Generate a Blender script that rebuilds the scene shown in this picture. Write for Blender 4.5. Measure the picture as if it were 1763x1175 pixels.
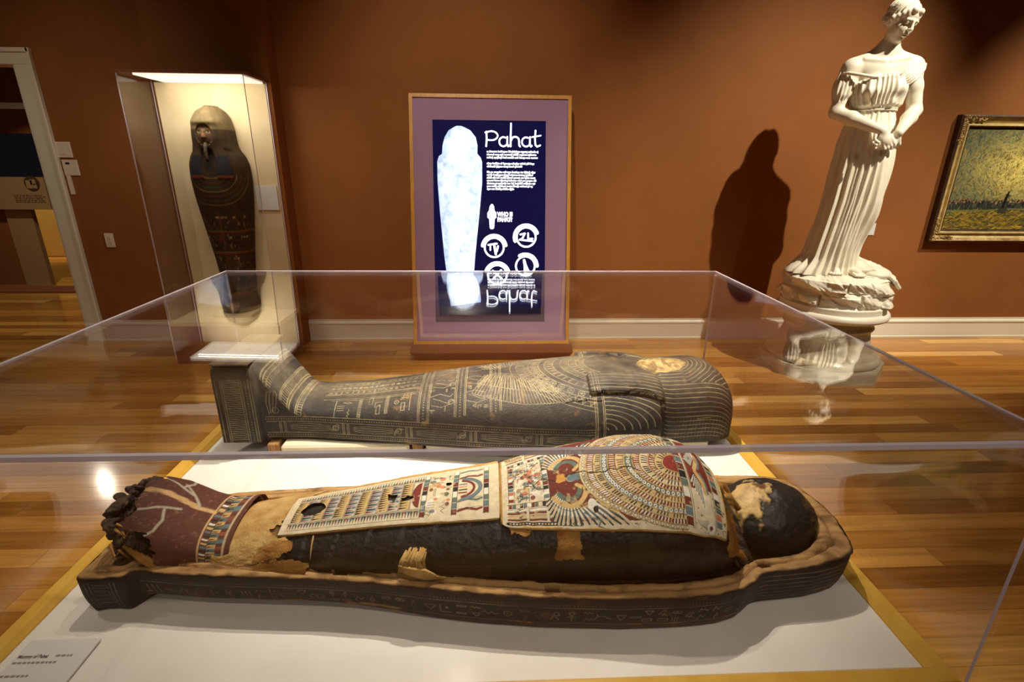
import bpy, math, random
import numpy as np
from mathutils import Matrix, Vector

for _o in list(bpy.data.objects):
    bpy.data.objects.remove(_o)
SC = bpy.context.scene
COL = SC.collection
rng = np.random.RandomState(7)
random.seed(7)

# ------------------------------------------------------------------ camera
PIT, YAW, ROL, EYE = 0.3354, 0.0451, 0.0099, 1.5
_fw = np.array([math.sin(YAW)*math.cos(PIT), math.cos(YAW)*math.cos(PIT), -math.sin(PIT)])
_r = np.array([math.cos(YAW), -math.sin(YAW), 0.0])
_u = np.cross(_r, _fw)
_r2 = _r*math.cos(ROL)+_u*math.sin(ROL)
_u2 = -_r*math.sin(ROL)+_u*math.cos(ROL)
cam = bpy.data.cameras.new('camera')
cam.lens = 18.0
cam.sensor_width = 36.0
cam.clip_start = 0.02
camo = bpy.data.objects.new('camera', cam)
COL.objects.link(camo)
camo.matrix_world = Matrix(((_r2[0], _u2[0], -_fw[0], 0), (_r2[1], _u2[1], -_fw[1], 0),
                            (_r2[2], _u2[2], -_fw[2], EYE), (0, 0, 0, 1)))
SC.camera = camo

# ------------------------------------------------------------------ world, lamps, exposure
wd = bpy.data.worlds.new('world')
SC.world = wd
wd.use_nodes = True
wd.node_tree.nodes['Background'].inputs[0].default_value = (1.0, 0.8, 0.6, 1)
wd.node_tree.nodes['Background'].inputs[1].default_value = 0.05
WARM = (1.0, 0.80, 0.56)


def spot(name, loc, target, watts, cone, blend=0.6, radius=0.03, color=WARM):
    l = bpy.data.lights.new(name, 'SPOT')
    l.energy = watts
    l.spot_size = math.radians(cone)
    l.spot_blend = blend
    l.shadow_soft_size = radius
    l.color = color
    o = bpy.data.objects.new(name, l)
    COL.objects.link(o)
    o.location = loc
    o.rotation_euler = (Vector(target)-Vector(loc)).to_track_quat('-Z', 'Y').to_euler()
    return o


NEUT = (1.0, 0.885, 0.73)
ORNG = (1.0, 0.86, 0.66)
spot('track_spot_vitrine', (0.10, 2.25, 3.5), (0.10, 2.30, 0.45), 680, 64, 1.0, 0.025, NEUT)
spot('track_spot_vitrine_side', (-0.55, 2.05, 3.5), (-0.30, 1.62, 0.45), 130, 56, 1.0, 0.03, NEUT)
spot('track_spot_statue', (3.83, 1.44, 4.9), (2.25, 4.05, 1.0), 980, 48, 1.0, 0.03, (1.0, 0.90, 0.72))
spot('track_spot_wall', (-0.45, 1.2, 4.9), (-0.1, 4.37, 1.1), 330, 48, 1.0, 0.04, ORNG)
spot('track_spot_painting', (5.3, 2.1, 4.9), (4.55, 4.37, 0.70), 950, 40, 1.0, 0.03, (1.0, 0.90, 0.70))
spot('fill_spot_floor_right', (3.4, 0.8, 3.5), (2.9, 2.3, 0), 75, 80, 1.0, 0.05, ORNG)  # added fill, no known fixture: bounces light off the right floor
spot('fill_spot_floor_left', (-2.4, 1.4, 3.5), (-2.3, 2.2, 0), 190, 74, 1.0, 0.05, ORNG)  # unseen lamp added so the left floor bounces more light
spot('fill_spot_left_wall', (-3.0, 1.7, 3.5), (-3.0, 4.37, 0.9), 60, 66, 1.0, 0.05, ORNG)  # weak spot added only to brighten the left wall
spot('track_spot_front', (0.5, -0.5, 3.5), (0.0, 1.05, 0.45), 75, 70, 1.0, 0.04, NEUT)
spot('fill_spot_behind', (-0.3, -2.2, 3.5), (0.2, -1.2, 0.0), 90, 110, 1.0, 0.05, NEUT)  # added behind the camera as bounce fill, not a known fixture
spot('track_spot_doorway', (-6.2, 7.3, 3.45), (-2.4, 2.8, 0), 34, 46, 0.6, 0.02, (1.0, 0.9, 0.72))
spot('track_spot_next_room', (-6.6, 7.4, 3.4), (-7.3, 8.8, 0.2), 260, 50, 0.8, 0.05, (1.0, 0.84, 0.5))
spot('fill_spot_next_floor', (-4.6, 5.0, 3.4), (-5.2, 5.7, 0.0), 110, 80, 0.9, 0.05, (1.0, 0.86, 0.6))  # extra lamp added to lift the dark floor beyond the doorway

vs = SC.view_settings
vs.view_transform = 'Standard'
vs.look = 'None'
vs.gamma = 1.0
vs.use_curve_mapping = False
vs.exposure = 0.42
SC.cycles.transparent_max_bounces = 32
SC.cycles.max_bounces = 12

# ------------------------------------------------------------------ helpers


def S(r, g, b):
    def f(c):
        c /= 255.0
        return c/12.92 if c <= 0.04045 else ((c+0.055)/1.055)**2.4
    return (f(r), f(g), f(b))


def A3(c):
    return np.array(c, float)


def sstep(a, b, x):
    t = np.clip((x-a)/(b-a), 0, 1)
    return t*t*(3-2*t)


class Noise2:
    def __init__(self, seed, n=64):
        self.n = n
        self.g = np.random.RandomState(seed).rand(n, n)

    def one(self, x, y):
        x0 = np.floor(x).astype(int)
        y0 = np.floor(y).astype(int)
        fx = x-x0
        fy = y-y0
        fx = fx*fx*(3-2*fx)
        fy = fy*fy*(3-2*fy)
        n = self.n
        g = self.g
        a = g[x0 % n, y0 % n]
        b = g[(x0+1) % n, y0 % n]
        c = g[x0 % n, (y0+1) % n]
        d = g[(x0+1) % n, (y0+1) % n]
        return (a*(1-fx)+b*fx)*(1-fy)+(c*(1-fx)+d*fx)*fy

    def fbm(self, x, y, o=4):
        x = np.asarray(x, float)
        y = np.asarray(y, float)
        s = 0
        a = 0.5
        t = 0
        for k in range(o):
            s = s+a*self.one(x*2**k+17.3*k, y*2**k+5.1*k)
            t += a
            a *= 0.5
        return s/t


NZ = Noise2(3)
NZ2 = Noise2(11)

# ---- materials


def mat(name, color, rough=0.5, metal=0.0, color2=None, nscale=8.0, bump=0.0, bscale=60.0, attr=False,
        spec=0.5, coat=0.0, emit=None, estr=0.0, stretch=(1, 1, 1), vary=0.0, detail=6.0, coords='Generated3'):
    m = bpy.data.materials.new(name)
    m.use_nodes = True
    nt = m.node_tree
    N = nt.nodes
    L = nt.links
    b = N['Principled BSDF']
    b.inputs['Roughness'].default_value = rough
    b.inputs['Metallic'].default_value = metal
    b.inputs['Specular IOR Level'].default_value = spec
    if coat:
        b.inputs['Coat Weight'].default_value = coat
        b.inputs['Coat Roughness'].default_value = 0.15
    geo = N.new('ShaderNodeNewGeometry')
    mp = N.new('ShaderNodeMapping')
    mp.inputs['Scale'].default_value = stretch
    L.new(geo.outputs['Position'], mp.inputs['Vector'])
    src = None
    if attr:
        at = N.new('ShaderNodeAttribute')
        at.attribute_name = 'paint'
        src = at.outputs['Color']
    elif color2 is not None:
        nz = N.new('ShaderNodeTexNoise')
        nz.inputs['Scale'].default_value = nscale
        nz.inputs['Detail'].default_value = detail
        L.new(mp.outputs[0], nz.inputs['Vector'])
        rp = N.new('ShaderNodeMapRange')
        rp.inputs[1].default_value = 0.35
        rp.inputs[2].default_value = 0.65
        L.new(nz.outputs[0], rp.inputs[0])
        mx = N.new('ShaderNodeMix')
        mx.data_type = 'RGBA'
        mx.inputs[6].default_value = (*color, 1)
        mx.inputs[7].default_value = (*color2, 1)
        L.new(rp.outputs[0], mx.inputs[0])
        src = mx.outputs[2]
    if vary and src is not None:
        nz = N.new('ShaderNodeTexNoise')
        nz.inputs['Scale'].default_value = nscale*3
        nz.inputs['Detail'].default_value = 8
        L.new(mp.outputs[0], nz.inputs['Vector'])
        rp = N.new('ShaderNodeMapRange')
        rp.inputs[1].default_value = 0.3
        rp.inputs[2].default_value = 0.7
        rp.inputs[3].default_value = 1-vary
        rp.inputs[4].default_value = 1+vary
        L.new(nz.outputs[0], rp.inputs[0])
        vm = N.new('ShaderNodeVectorMath')
        vm.operation = 'SCALE'
        L.new(src, vm.inputs[0])
        L.new(rp.outputs[0], vm.inputs['Scale'])
        src = vm.outputs[0]
    if src is not None:
        L.new(src, b.inputs['Base Color'])
    else:
        b.inputs['Base Color'].default_value = (*color, 1)
    if bump:
        bz = N.new('ShaderNodeTexNoise')
        bz.inputs['Scale'].default_value = bscale
        bz.inputs['Detail'].default_value = 5
        L.new(mp.outputs[0], bz.inputs['Vector'])
        bp = N.new('ShaderNodeBump')
        bp.inputs['Strength'].default_value = bump
        bp.inputs['Distance'].default_value = 0.01
        L.new(bz.outputs[0], bp.inputs['Height'])
        L.new(bp.outputs[0], b.inputs['Normal'])
    if emit is not None:
        b.inputs['Emission Color'].default_value = (*emit, 1)
        b.inputs['Emission Strength'].default_value = estr
    return m


def emission_attr_mat(name, strength, rough=0.15):
    m = mat(name, (0.005, 0.005, 0.012), rough)
    nt = m.node_tree
    at = nt.nodes.new('ShaderNodeAttribute')
    at.attribute_name = 'paint'
    b = nt.nodes['Principled BSDF']
    nt.links.new(at.outputs['Color'], b.inputs['Emission Color'])
    b.inputs['Emission Strength'].default_value = strength
    return m


def acrylic_mat(name, tint=(0.985, 0.985, 0.985), f0=0.04):
    m = bpy.data.materials.new(name)
    m.use_nodes = True
    nt = m.node_tree
    N = nt.nodes
    L = nt.links
    for n in list(N):
        N.remove(n)
    out = N.new('ShaderNodeOutputMaterial')
    tr = N.new('ShaderNodeBsdfTransparent')
    tr.inputs[0].default_value = (*tint, 1)
    gl = N.new('ShaderNodeBsdfGlossy')
    gl.inputs['Roughness'].default_value = 0.0
    gl.inputs['Color'].default_value = (1, 1, 1, 1)
    geo = N.new('ShaderNodeNewGeometry')
    dt = N.new('ShaderNodeVectorMath')
    dt.operation = 'DOT_PRODUCT'
    L.new(geo.outputs['Incoming'], dt.inputs[0])
    L.new(geo.outputs['Normal'], dt.inputs[1])

    def mth(op, a, bv, inv=False):
        n = N.new('ShaderNodeMath')
        n.operation = op
        if inv:
            n.inputs[0].default_value = bv
            L.new(a, n.inputs[1])
        else:
            L.new(a, n.inputs[0])
            if bv is not None:
                n.inputs[1].default_value = bv
        return n.outputs[0]
    c = mth('ABSOLUTE', dt.outputs['Value'], None)
    c = mth('SUBTRACT', c, 1.0, True)
    c = mth('POWER', c, 5.0)
    c = mth('MULTIPLY', c, 1.0-f0)
    c = mth('ADD', c, f0)
    mx = N.new('ShaderNodeMixShader')
    L.new(c, mx.inputs[0])
    L.new(tr.outputs[0], mx.inputs[1])
    L.new(gl.outputs[0], mx.inputs[2])
    L.new(mx.outputs[0], out.inputs[0])
    return m


MT = {}
MT['wall'] = mat('terracotta_paint', S(141, 86, 41), 0.75, color2=S(135, 82, 38), nscale=3, bump=0.06, bscale=220, spec=0.25)
MT['wall_next'] = mat('ochre_paint', S(196, 150, 70), 0.8)
MT['ceiling'] = mat('ceiling_paint', S(120, 90, 66), 0.9)
MT['white_trim'] = mat('white_trim_paint', S(226, 218, 200), 0.4)
MT['fabric_white'] = mat('white_linen_cloth', S(232, 228, 220), 0.9, color2=S(226, 221, 211), nscale=5, bump=0.12, bscale=500, spec=0.1)
MT['fabric_cream'] = mat('cream_case_cloth', S(222, 204, 168), 0.9, color2=S(214, 194, 154), nscale=6, bump=0.15, bscale=400, spec=0.1)
MT['gold_wood'] = mat('honey_wood_moulding', S(224, 178, 76), 0.35, color2=S(214, 166, 64), nscale=14, stretch=(1, 1, 1))
MT['brown_paint'] = mat('brown_paint', S(128, 74, 38), 0.7)
MT['acrylic'] = acrylic_mat('clear_acrylic')
MT['acrylic_edge'] = mat('acrylic_edge', S(210, 200, 212), 0.3, spec=0.6)  # cemented edges, paled in colour to stand in for light piped through the acrylic
_n = MT['acrylic_edge'].node_tree
_t = _n.nodes.new('ShaderNodeBsdfTransparent')
_x = _n.nodes.new('ShaderNodeMixShader')
_x.inputs[0].default_value = 0.9
_n.links.new(_t.outputs[0], _x.inputs[1])
_n.links.new(_n.nodes['Principled BSDF'].outputs[0], _x.inputs[2])
_n.links.new(_x.outputs[0], _n.nodes['Material Output'].inputs[0])
MT['gasket'] = mat('dark_rebate', S(70, 58, 44), 0.6)
MT['marble'] = mat('white_marble', S(236, 229, 210), 0.42, color2=S(228, 219, 198), nscale=7, bump=0.03, bscale=90)
MT['marble_base'] = mat('veined_grey_marble', S(196, 186, 160), 0.25, color2=S(160, 148, 122), nscale=6, stretch=(1, 1, 2.5))
MT['lid'] = mat('black_resin_wood', (0.1, 0.08, 0.06), 0.55, attr=True, vary=0.22, nscale=14, bump=0.25, bscale=150, spec=0.35)
MT['painted'] = mat('painted_cartonnage', (0.6, 0.5, 0.4), 0.75, attr=True, vary=0.13, nscale=22, bump=0.12, bscale=260, spec=0.2)
MT['wrap'] = mat('dark_resin_linen', (0.05, 0.04, 0.03), 0.5, attr=True, vary=0.25, nscale=10, bump=0.35, bscale=70, spec=0.4)
MT['rawwood'] = mat('bare_old_wood', (0.4, 0.3, 0.2), 0.8, attr=True, vary=0.2, nscale=12, bump=0.4, bscale=120, stretch=(0.25, 1, 1), spec=0.2)
MT['linen'] = mat('brown_torn_linen', S(186, 140, 78), 0.9, color2=S(140, 92, 44), nscale=16, bump=0.35, bscale=180, spec=0.1)
MT['linen_pale'] = mat('pale_linen', S(206, 172, 112), 0.9, color2=S(176, 136, 78), nscale=20, bump=0.35, bscale=180, spec=0.1)
MT['crumble'] = mat('crumbled_dark_resin', S(88, 66, 46), 0.75, color2=S(46, 33, 24), nscale=45, bump=0.9, bscale=110)
MT['block_wood'] = mat('small_wood_block', S(188, 146, 88), 0.75, color2=S(150, 108, 62), nscale=20, bump=0.3, bscale=80, stretch=(6, 1, 1))
MT['foam'] = mat('cream_mount_cloth', S(226, 214, 186), 0.9)
MT['purple'] = mat('lavender_panel', S(152, 118, 148), 0.7, color2=S(147, 113, 144), nscale=4)
MT['kiosk_wood'] = mat('golden_frame_wood', S(206, 150, 62), 0.4, color2=S(190, 134, 50), nscale=10, stretch=(4, 4, 0.6))
MT['screen'] = mat('dark_screen_glass', (0.004, 0.004, 0.014), 0.12, emit=S(16, 14, 56), estr=0.7)
MT['glyph'] = mat('lit_white_pixels', (0.8, 0.8, 0.8), 0.3, emit=(0.80, 0.88, 1.0), estr=1.9)
MT['screencoffin'] = emission_attr_mat('lit_coffin_image', 1.35)
MT['paint'] = mat('oil_paint', (0.5, 0.5, 0.3), 0.45, attr=True, bump=0.2, bscale=90)
MT['gilt'] = mat('worn_gilt_plaster', S(176, 146, 88), 0.45, metal=0.25, color2=S(118, 88, 46), nscale=14, bump=0.4, bscale=60)
MT['gilt_light'] = mat('pale_gilt', S(206, 184, 128), 0.45, metal=0.2, color2=S(180, 150, 92), nscale=20)
MT['gilt_dark'] = mat('dark_gilt', S(82, 58, 32), 0.5, color2=S(52, 34, 20), nscale=20)
MT['plastic'] = mat('white_plastic', S(222, 206, 186), 0.4)
MT['black'] = mat('black_plastic', S(22, 18, 16), 0.4)
MT['card'] = mat('white_card', S(216, 214, 212), 0.6)
MT['ink'] = mat('dark_ink', S(70, 70, 74), 0.7)
MT['ink_pale'] = mat('grey_ink', S(128, 128, 130), 0.7)
MT['navy'] = mat('navy_panel', S(14, 14, 40), 0.4)
MT['tan_panel'] = mat('tan_panel', S(156, 124, 84), 0.7)
MT['case_lamp'] = mat('case_lamp_diffuser', S(240, 236, 226), 0.6, emit=(1.0, 0.90, 0.72), estr=0.85)


def plank_material(name, by_object=True):
    m = bpy.data.materials.new(name)
    m.use_nodes = True
    nt = m.node_tree
    N = nt.nodes
    L = nt.links
    b = N['Principled BSDF']
    b.inputs['Roughness'].default_value = 0.12
    geo = N.new('ShaderNodeNewGeometry')
    if by_object:
        oi = N.new('ShaderNodeObjectInfo')
        rnd = oi.outputs['Random']
    else:
        br = N.new('ShaderNodeTexBrick')
        br.inputs['Scale'].default_value = 1.0
        br.inputs['Brick Width'].default_value = 1.4
        br.inputs['Row Height'].default_value = 0.105
        br.inputs['Mortar Size'].default_value = 0.001
        br.inputs['Color1'].default_value = (0, 0, 0, 1)
        br.inputs['Color2'].default_value = (1, 1, 1, 1)
        L.new(geo.outputs['Position'], br.inputs['Vector'])
        rnd = br.outputs['Color']
    off = N.new('ShaderNodeMath')
    off.operation = 'MULTIPLY'
    off.inputs[1].default_value = 37.0
    L.new(rnd, off.inputs[0])
    cmb = N.new('ShaderNodeCombineXYZ')
    L.new(off.outputs[0], cmb.inputs[0])
    L.new(off.outputs[0], cmb.inputs[2])
    ad = N.new('ShaderNodeVectorMath')
    L.new(geo.outputs['Position'], ad.inputs[0])
    L.new(cmb.outputs[0], ad.inputs[1])
    mp = N.new('ShaderNodeMapping')
    mp.inputs['Scale'].default_value = (1.2, 26, 1)
    L.new(ad.outputs[0], mp.inputs[0])
    nz = N.new('ShaderNodeTexNoise')
    nz.inputs['Scale'].default_value = 1.6
    nz.inputs['Detail'].default_value = 8
    nz.inputs['Distortion'].default_value = 0.6
    L.new(mp.outputs[0], nz.inputs['Vector'])
    cr = N.new('ShaderNodeValToRGB')
    e = cr.color_ramp.elements
    e[0].position = 0.0
    e[0].color = (*S(140, 90, 38), 1)
    e[1].position = 1.0
    e[1].color = (*S(220, 168, 88), 1)
    k = e.new(0.35)
    k.color = (*S(174, 118, 52), 1)
    k = e.new(0.7)
    k.color = (*S(196, 138, 66), 1)
    L.new(rnd, cr.inputs[0])
    rp = N.new('ShaderNodeMapRange')
    rp.inputs[1].default_value = 0.3
    rp.inputs[2].default_value = 0.7
    rp.inputs[3].default_value = 0.72
    rp.inputs[4].default_value = 1.18
    L.new(nz.outputs[0], rp.inputs[0])
    sc = N.new('ShaderNodeVectorMath')
    sc.operation = 'SCALE'
    L.new(cr.outputs[0], sc.inputs[0])
    L.new(rp.outputs[0], sc.inputs['Scale'])
    L.new(sc.outputs[0], b.inputs['Base Color'])
    return m


MT['plank'] = plank_material('oak_floor_plank')
MT['floor_far'] = plank_material('oak_floor_rows', False)

# ---- mesh helpers


def props(o, label=None, cat=None, group=None, kind=None):
    if label:
        o['label'] = label
    if cat:
        o['category'] = cat
    if group:
        o['group'] = group
    if kind:
        o['kind'] = kind
    return o


def empty(name, loc=(0, 0, 0), rz=0.0, label=None, cat=None, group=None):
    o = bpy.data.objects.new(name, None)
    o.empty_display_size = 0.1
    COL.objects.link(o)
    o.location = loc
    o.rotation_euler = (0, 0, rz)
    return props(o, label, cat, group)


def mk(name, V, F, m, parent=None, smooth=False, cols=None, local=True):
    """V in world space when local is False: converted to the parent's space"""
    me = bpy.data.meshes.new(name)
    V = np.asarray(V, float)
    if parent is not None and not local:
        V = V-np.array(parent.location)
    if isinstance(F, np.ndarray):
        nv = len(V)
        nf, k = F.shape
        me.vertices.add(nv)
        me.vertices.foreach_set('co', V.ravel().astype(np.float32))
        me.loops.add(nf*k)
        me.loops.foreach_set('vertex_index', F.ravel().astype(np.int32))
        me.polygons.add(nf)
        me.polygons.foreach_set('loop_start', np.arange(0, nf*k, k, dtype=np.int32))
        me.update(calc_edges=True)
    else:
        me.from_pydata([tuple(v) for v in V], [], F)
        me.update()
    if cols is not None:
        at = me.color_attributes.new('paint', 'FLOAT_COLOR', 'POINT')
        c = np.ones((len(V), 4), np.float32)
        c[:, :3] = cols
        at.data.foreach_set('color', c.ravel())
    if smooth:
        me.polygons.foreach_set('use_smooth', np.ones(len(me.polygons), bool))
    ms = m if isinstance(m, (list, tuple)) else [m]
    for x in ms:
        me.materials.append(x)
    o = bpy.data.objects.new(name, me)
    COL.objects.link(o)
    if parent is not None:
        o.parent = parent
    return o


def grid_faces(nu, nv, wu=False, wv=False):
    i = np.arange(nu if wu else nu-1)
    j = np.arange(nv if wv else nv-1)
    I, J = np.meshgrid(i, j, indexing='ij')
    I2 = (I+1) % nu
    J2 = (J+1) % nv
    return np.stack([I*nv+J, I2*nv+J, I2*nv+J2, I*nv+J2], -1).reshape(-1, 4)


def gridmesh(name, P, m, parent=None, cols=None, wu=False, wv=False, flip=False, mask=None, smooth=True, local=False):
    nu, nv = P.shape[:2]
    F = grid_faces(nu, nv, wu, wv)
    if mask is not None:
        k = mask.reshape(-1)
        F = F[k[F].all(1)]
    if flip:
        F = F[:, ::-1]
    V = P.reshape(-1, 3)
    c = None if cols is None else cols.reshape(-1, 3)
    if mask is not None:
        used = np.unique(F)
        rm = -np.ones(len(V), int)
        rm[used] = np.arange(len(used))
        V = V[used]
        F = rm[F]
        if c is not None:
            c = c[used]
    return mk(name, V, np.ascontiguousarray(F), m, parent, smooth, c, local)


class Geo:
    """collects boxes, prisms and tubes into one mesh"""

    def __init__(self):
        self.V = []
        self.F = []

    def add(self, V, F):
        o = len(self.V)
        self.V += [tuple(v) for v in V]
        self.F += [tuple(i+o for i in f) for f in F]
        return self

    def box(self, x0, x1, y0, y1, z0, z1, ch=0.0):
        if ch <= 0:
            V = [(x, y, z) for z in (z0, z1) for (x, y) in ((x0, y0), (x1, y0), (x1, y1), (x0, y1))]
            F = [(3, 2, 1, 0), (4, 5, 6, 7), (0, 1, 5, 4), (1, 2, 6, 5), (2, 3, 7, 6), (3, 0, 4, 7)]
            return self.add(V, F)
        c = ch
        rings = []
        for (z, d) in ((z0, c), (z0+c, 0), (z1-c, 0), (z1, c)):
            rings.append([(x0+c if d == 0 else x0+c, y0+d, z), (x1-c, y0+d, z), (x1-d, y0+c, z), (x1-d, y1-c, z),
                          (x1-c, y1-d, z), (x0+c, y1-d, z), (x0+d, y1-c, z), (x0+d, y0+c, z)])
        V = sum(rings, [])
        F = [tuple(range(7, -1, -1)), tuple(range(24, 32))]
        for k in range(3):
            for i in range(8):
                j = (i+1) % 8
                F.append((k*8+i, k*8+j, k*8+8+j, k*8+8+i))
        return self.add(V, F)

    def tube(self, pts, r, n=8, cap=True):
        pts = [Vector(p) for p in pts]
        rs = r if isinstance(r, (list, tuple)) else [r]*len(pts)
        V = []
        for i, p in enumerate(pts):
            d = (pts[min(i+1, len(pts)-1)]-pts[max(i-1, 0)]).normalized()
            a = d.orthogonal().normalized() if i == 0 else (a-d*a.dot(d)).normalized()
            b = d.cross(a)
            for k in range(n):
                t = 2*math.pi*k/n
                V.append(p+a*(math.cos(t)*rs[i])+b*(math.sin(t)*rs[i]))
        F = []
        for i in range(len(pts)-1):
            for k in range(n):
                k2 = (k+1) % n
                F.append((i*n+k, i*n+k2, (i+1)*n+k2, (i+1)*n+k))
        if cap:
            F.append(tuple(range(n-1, -1, -1)))
            F.append(tuple((len(pts)-1)*n+k for k in range(n)))
        return self.add(V, F)

    def lathe(self, prof, c=(0, 0), n=48, z0=0.0):
        V = []
        for (r, z) in prof:
            for k in range(n):
                t = 2*math.pi*k/n
                V.append((c[0]+r*math.cos(t), c[1]+r*math.sin(t), z0+z))
        F = []
        for i in range(len(prof)-1):
            for k in range(n):
                k2 = (k+1) % n
                F.append((i*n+k, i*n+k2, (i+1)*n+k2, (i+1)*n+k))
        F.append(tuple(range(n-1, -1, -1)))
        F.append(tuple((len(prof)-1)*n+k for k in range(n)))
        return self.add(V, F)

    def prism(self, poly, z0, z1, tf=None):
        n = len(poly)
        V = [(p[0], p[1], z0) for p in poly]+[(p[0], p[1], z1) for p in poly]
        if tf:
            V = [tf(*v) for v in V]
        F = [tuple(range(n-1, -1, -1)), tuple(range(n, 2*n))]
        for i in range(n):
            j = (i+1) % n
            F.append((i, j, n+j, n+i))
        return self.add(V, F)

    def build(self, name, m, parent=None, smooth=False, local=True):
        o = mk(name, np.array(self.V), self.F, m, parent, smooth, None, local)
        return o


def box(name, b, m, parent=None, ch=0.0, local=True):
    return Geo().box(*b, ch).build(name, m, parent, False, local)


# ---- drawing canvas: flat painted or engraved ornament, sampled on the vertices of dense meshes


class Canvas:
    def __init__(self, x0, x1, y0, y1, res, base=(0.0, 0.0, 0.0)):
        self.x0, self.y0, self.res = x0, y0, res
        self.nx = int(math.ceil((x1-x0)/res))+2
        self.ny = int(math.ceil((y1-y0)/res))+2
        self.C = np.empty((self.nx, self.ny, 3), np.float32)
        self.C[:] = base

    def _sub(self, xa, xb, ya, yb):
        i0 = max(0, int((xa-self.x0)/self.res)-1)
        i1 = min(self.nx, int((xb-self.x0)/self.res)+3)
        j0 = max(0, int((ya-self.y0)/self.res)-1)
        j1 = min(self.ny, int((yb-self.y0)/self.res)+3)
        if i1 <= i0 or j1 <= j0:
            return None
        X = (self.x0+self.res*np.arange(i0, i1))[:, None]
        Y = (self.y0+self.res*np.arange(j0, j1))[None, :]
        return (slice(i0, i1), slice(j0, j1)), X, Y

    def _blend(self, sl, d, col, alpha=1.0):
        a = np.clip(0.5-d/self.res, 0, 1)[..., None]*alpha
        self.C[sl] = self.C[sl]*(1-a)+np.array(col, np.float32)*a

    def line(self, p, q, w, col, alpha=1.0):
        (x1, y1), (x2, y2) = p, q
        s = self._sub(min(x1, x2)-w, max(x1, x2)+w, min(y1, y2)-w, max(y1, y2)+w)
        if s is None:
            return
        sl, X, Y = s
        dx, dy = x2-x1, y2-y1
        l2 = dx*dx+dy*dy+1e-12
        t = np.clip(((X-x1)*dx+(Y-y1)*dy)/l2, 0, 1)
        d = np.hypot(X-x1-t*dx, Y-y1-t*dy)-w/2
        self._blend(sl, d, col, alpha)

    def pl(self, pts, w, col, close=False, alpha=1.0):
        pts = list(pts)
        if close:
            pts = pts+[pts[0]]
        for a, b in zip(pts[:-1], pts[1:]):
            self.line(a, b, w, col, alpha)

    def disc(self, x, y, r, col, alpha=1.0, sy=1.0):
        s = self._sub(x-r, x+r, y-r*sy, y+r*sy)
        if s is None:
            return
        sl, X, Y = s
        self._blend(sl, np.hypot(X-x, (Y-y)/sy)-r, col, alpha)

    def ring(self, x, y, r, w, col, sy=1.0):
        s = self._sub(x-r-w, x+r+w, y-(r+w)*sy, y+(r+w)*sy)
        if s is None:
            return
        sl, X, Y = s
        self._blend(sl, np.abs(np.hypot(X-x, (Y-y)/sy)-r)-w/2, col)

    def poly(self, pts, col, alpha=1.0):
        P = np.array(pts, float)
        s = self._sub(P[:, 0].min(), P[:, 0].max(), P[:, 1].min(), P[:, 1].max())
        if s is None:
            return
        sl, X, Y = s
        X = X+0*Y
        Y = Y+0*X
        ins = np.zeros(X.shape, bool)
        n = len(P)
        for i in range(n):
            x1, y1 = P[i]
            x2, y2 = P[(i+1) % n]
            if y1 == y2:
                continue
            c = ((y1 > Y) != (y2 > Y)) & (X < (x2-x1)*(Y-y1)/(y2-y1)+x1)
            ins ^= c
        a = ins[..., None]*alpha
        self.C[sl] = self.C[sl]*(1-a)+np.array(col, np.float32)*a

    def rect(self, xa, xb, ya, yb, col, alpha=1.0):
        self.poly([(xa, ya), (xb, ya), (xb, yb), (xa, yb)], col, alpha)

    def sample(self, x, y):
        fx = np.clip((x-self.x0)/self.res, 0, self.nx-1.001)
        fy = np.clip((y-self.y0)/self.res, 0, self.ny-1.001)
        i = fx.astype(int)
        j = fy.astype(int)
        fx = (fx-i)[..., None]
        fy = (fy-j)[..., None]
        C = self.C
        return (C[i, j]*(1-fx)+C[i+1, j]*fx)*(1-fy)+(C[i, j+1]*(1-fx)+C[i+1, j+1]*fx)*fy


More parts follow.
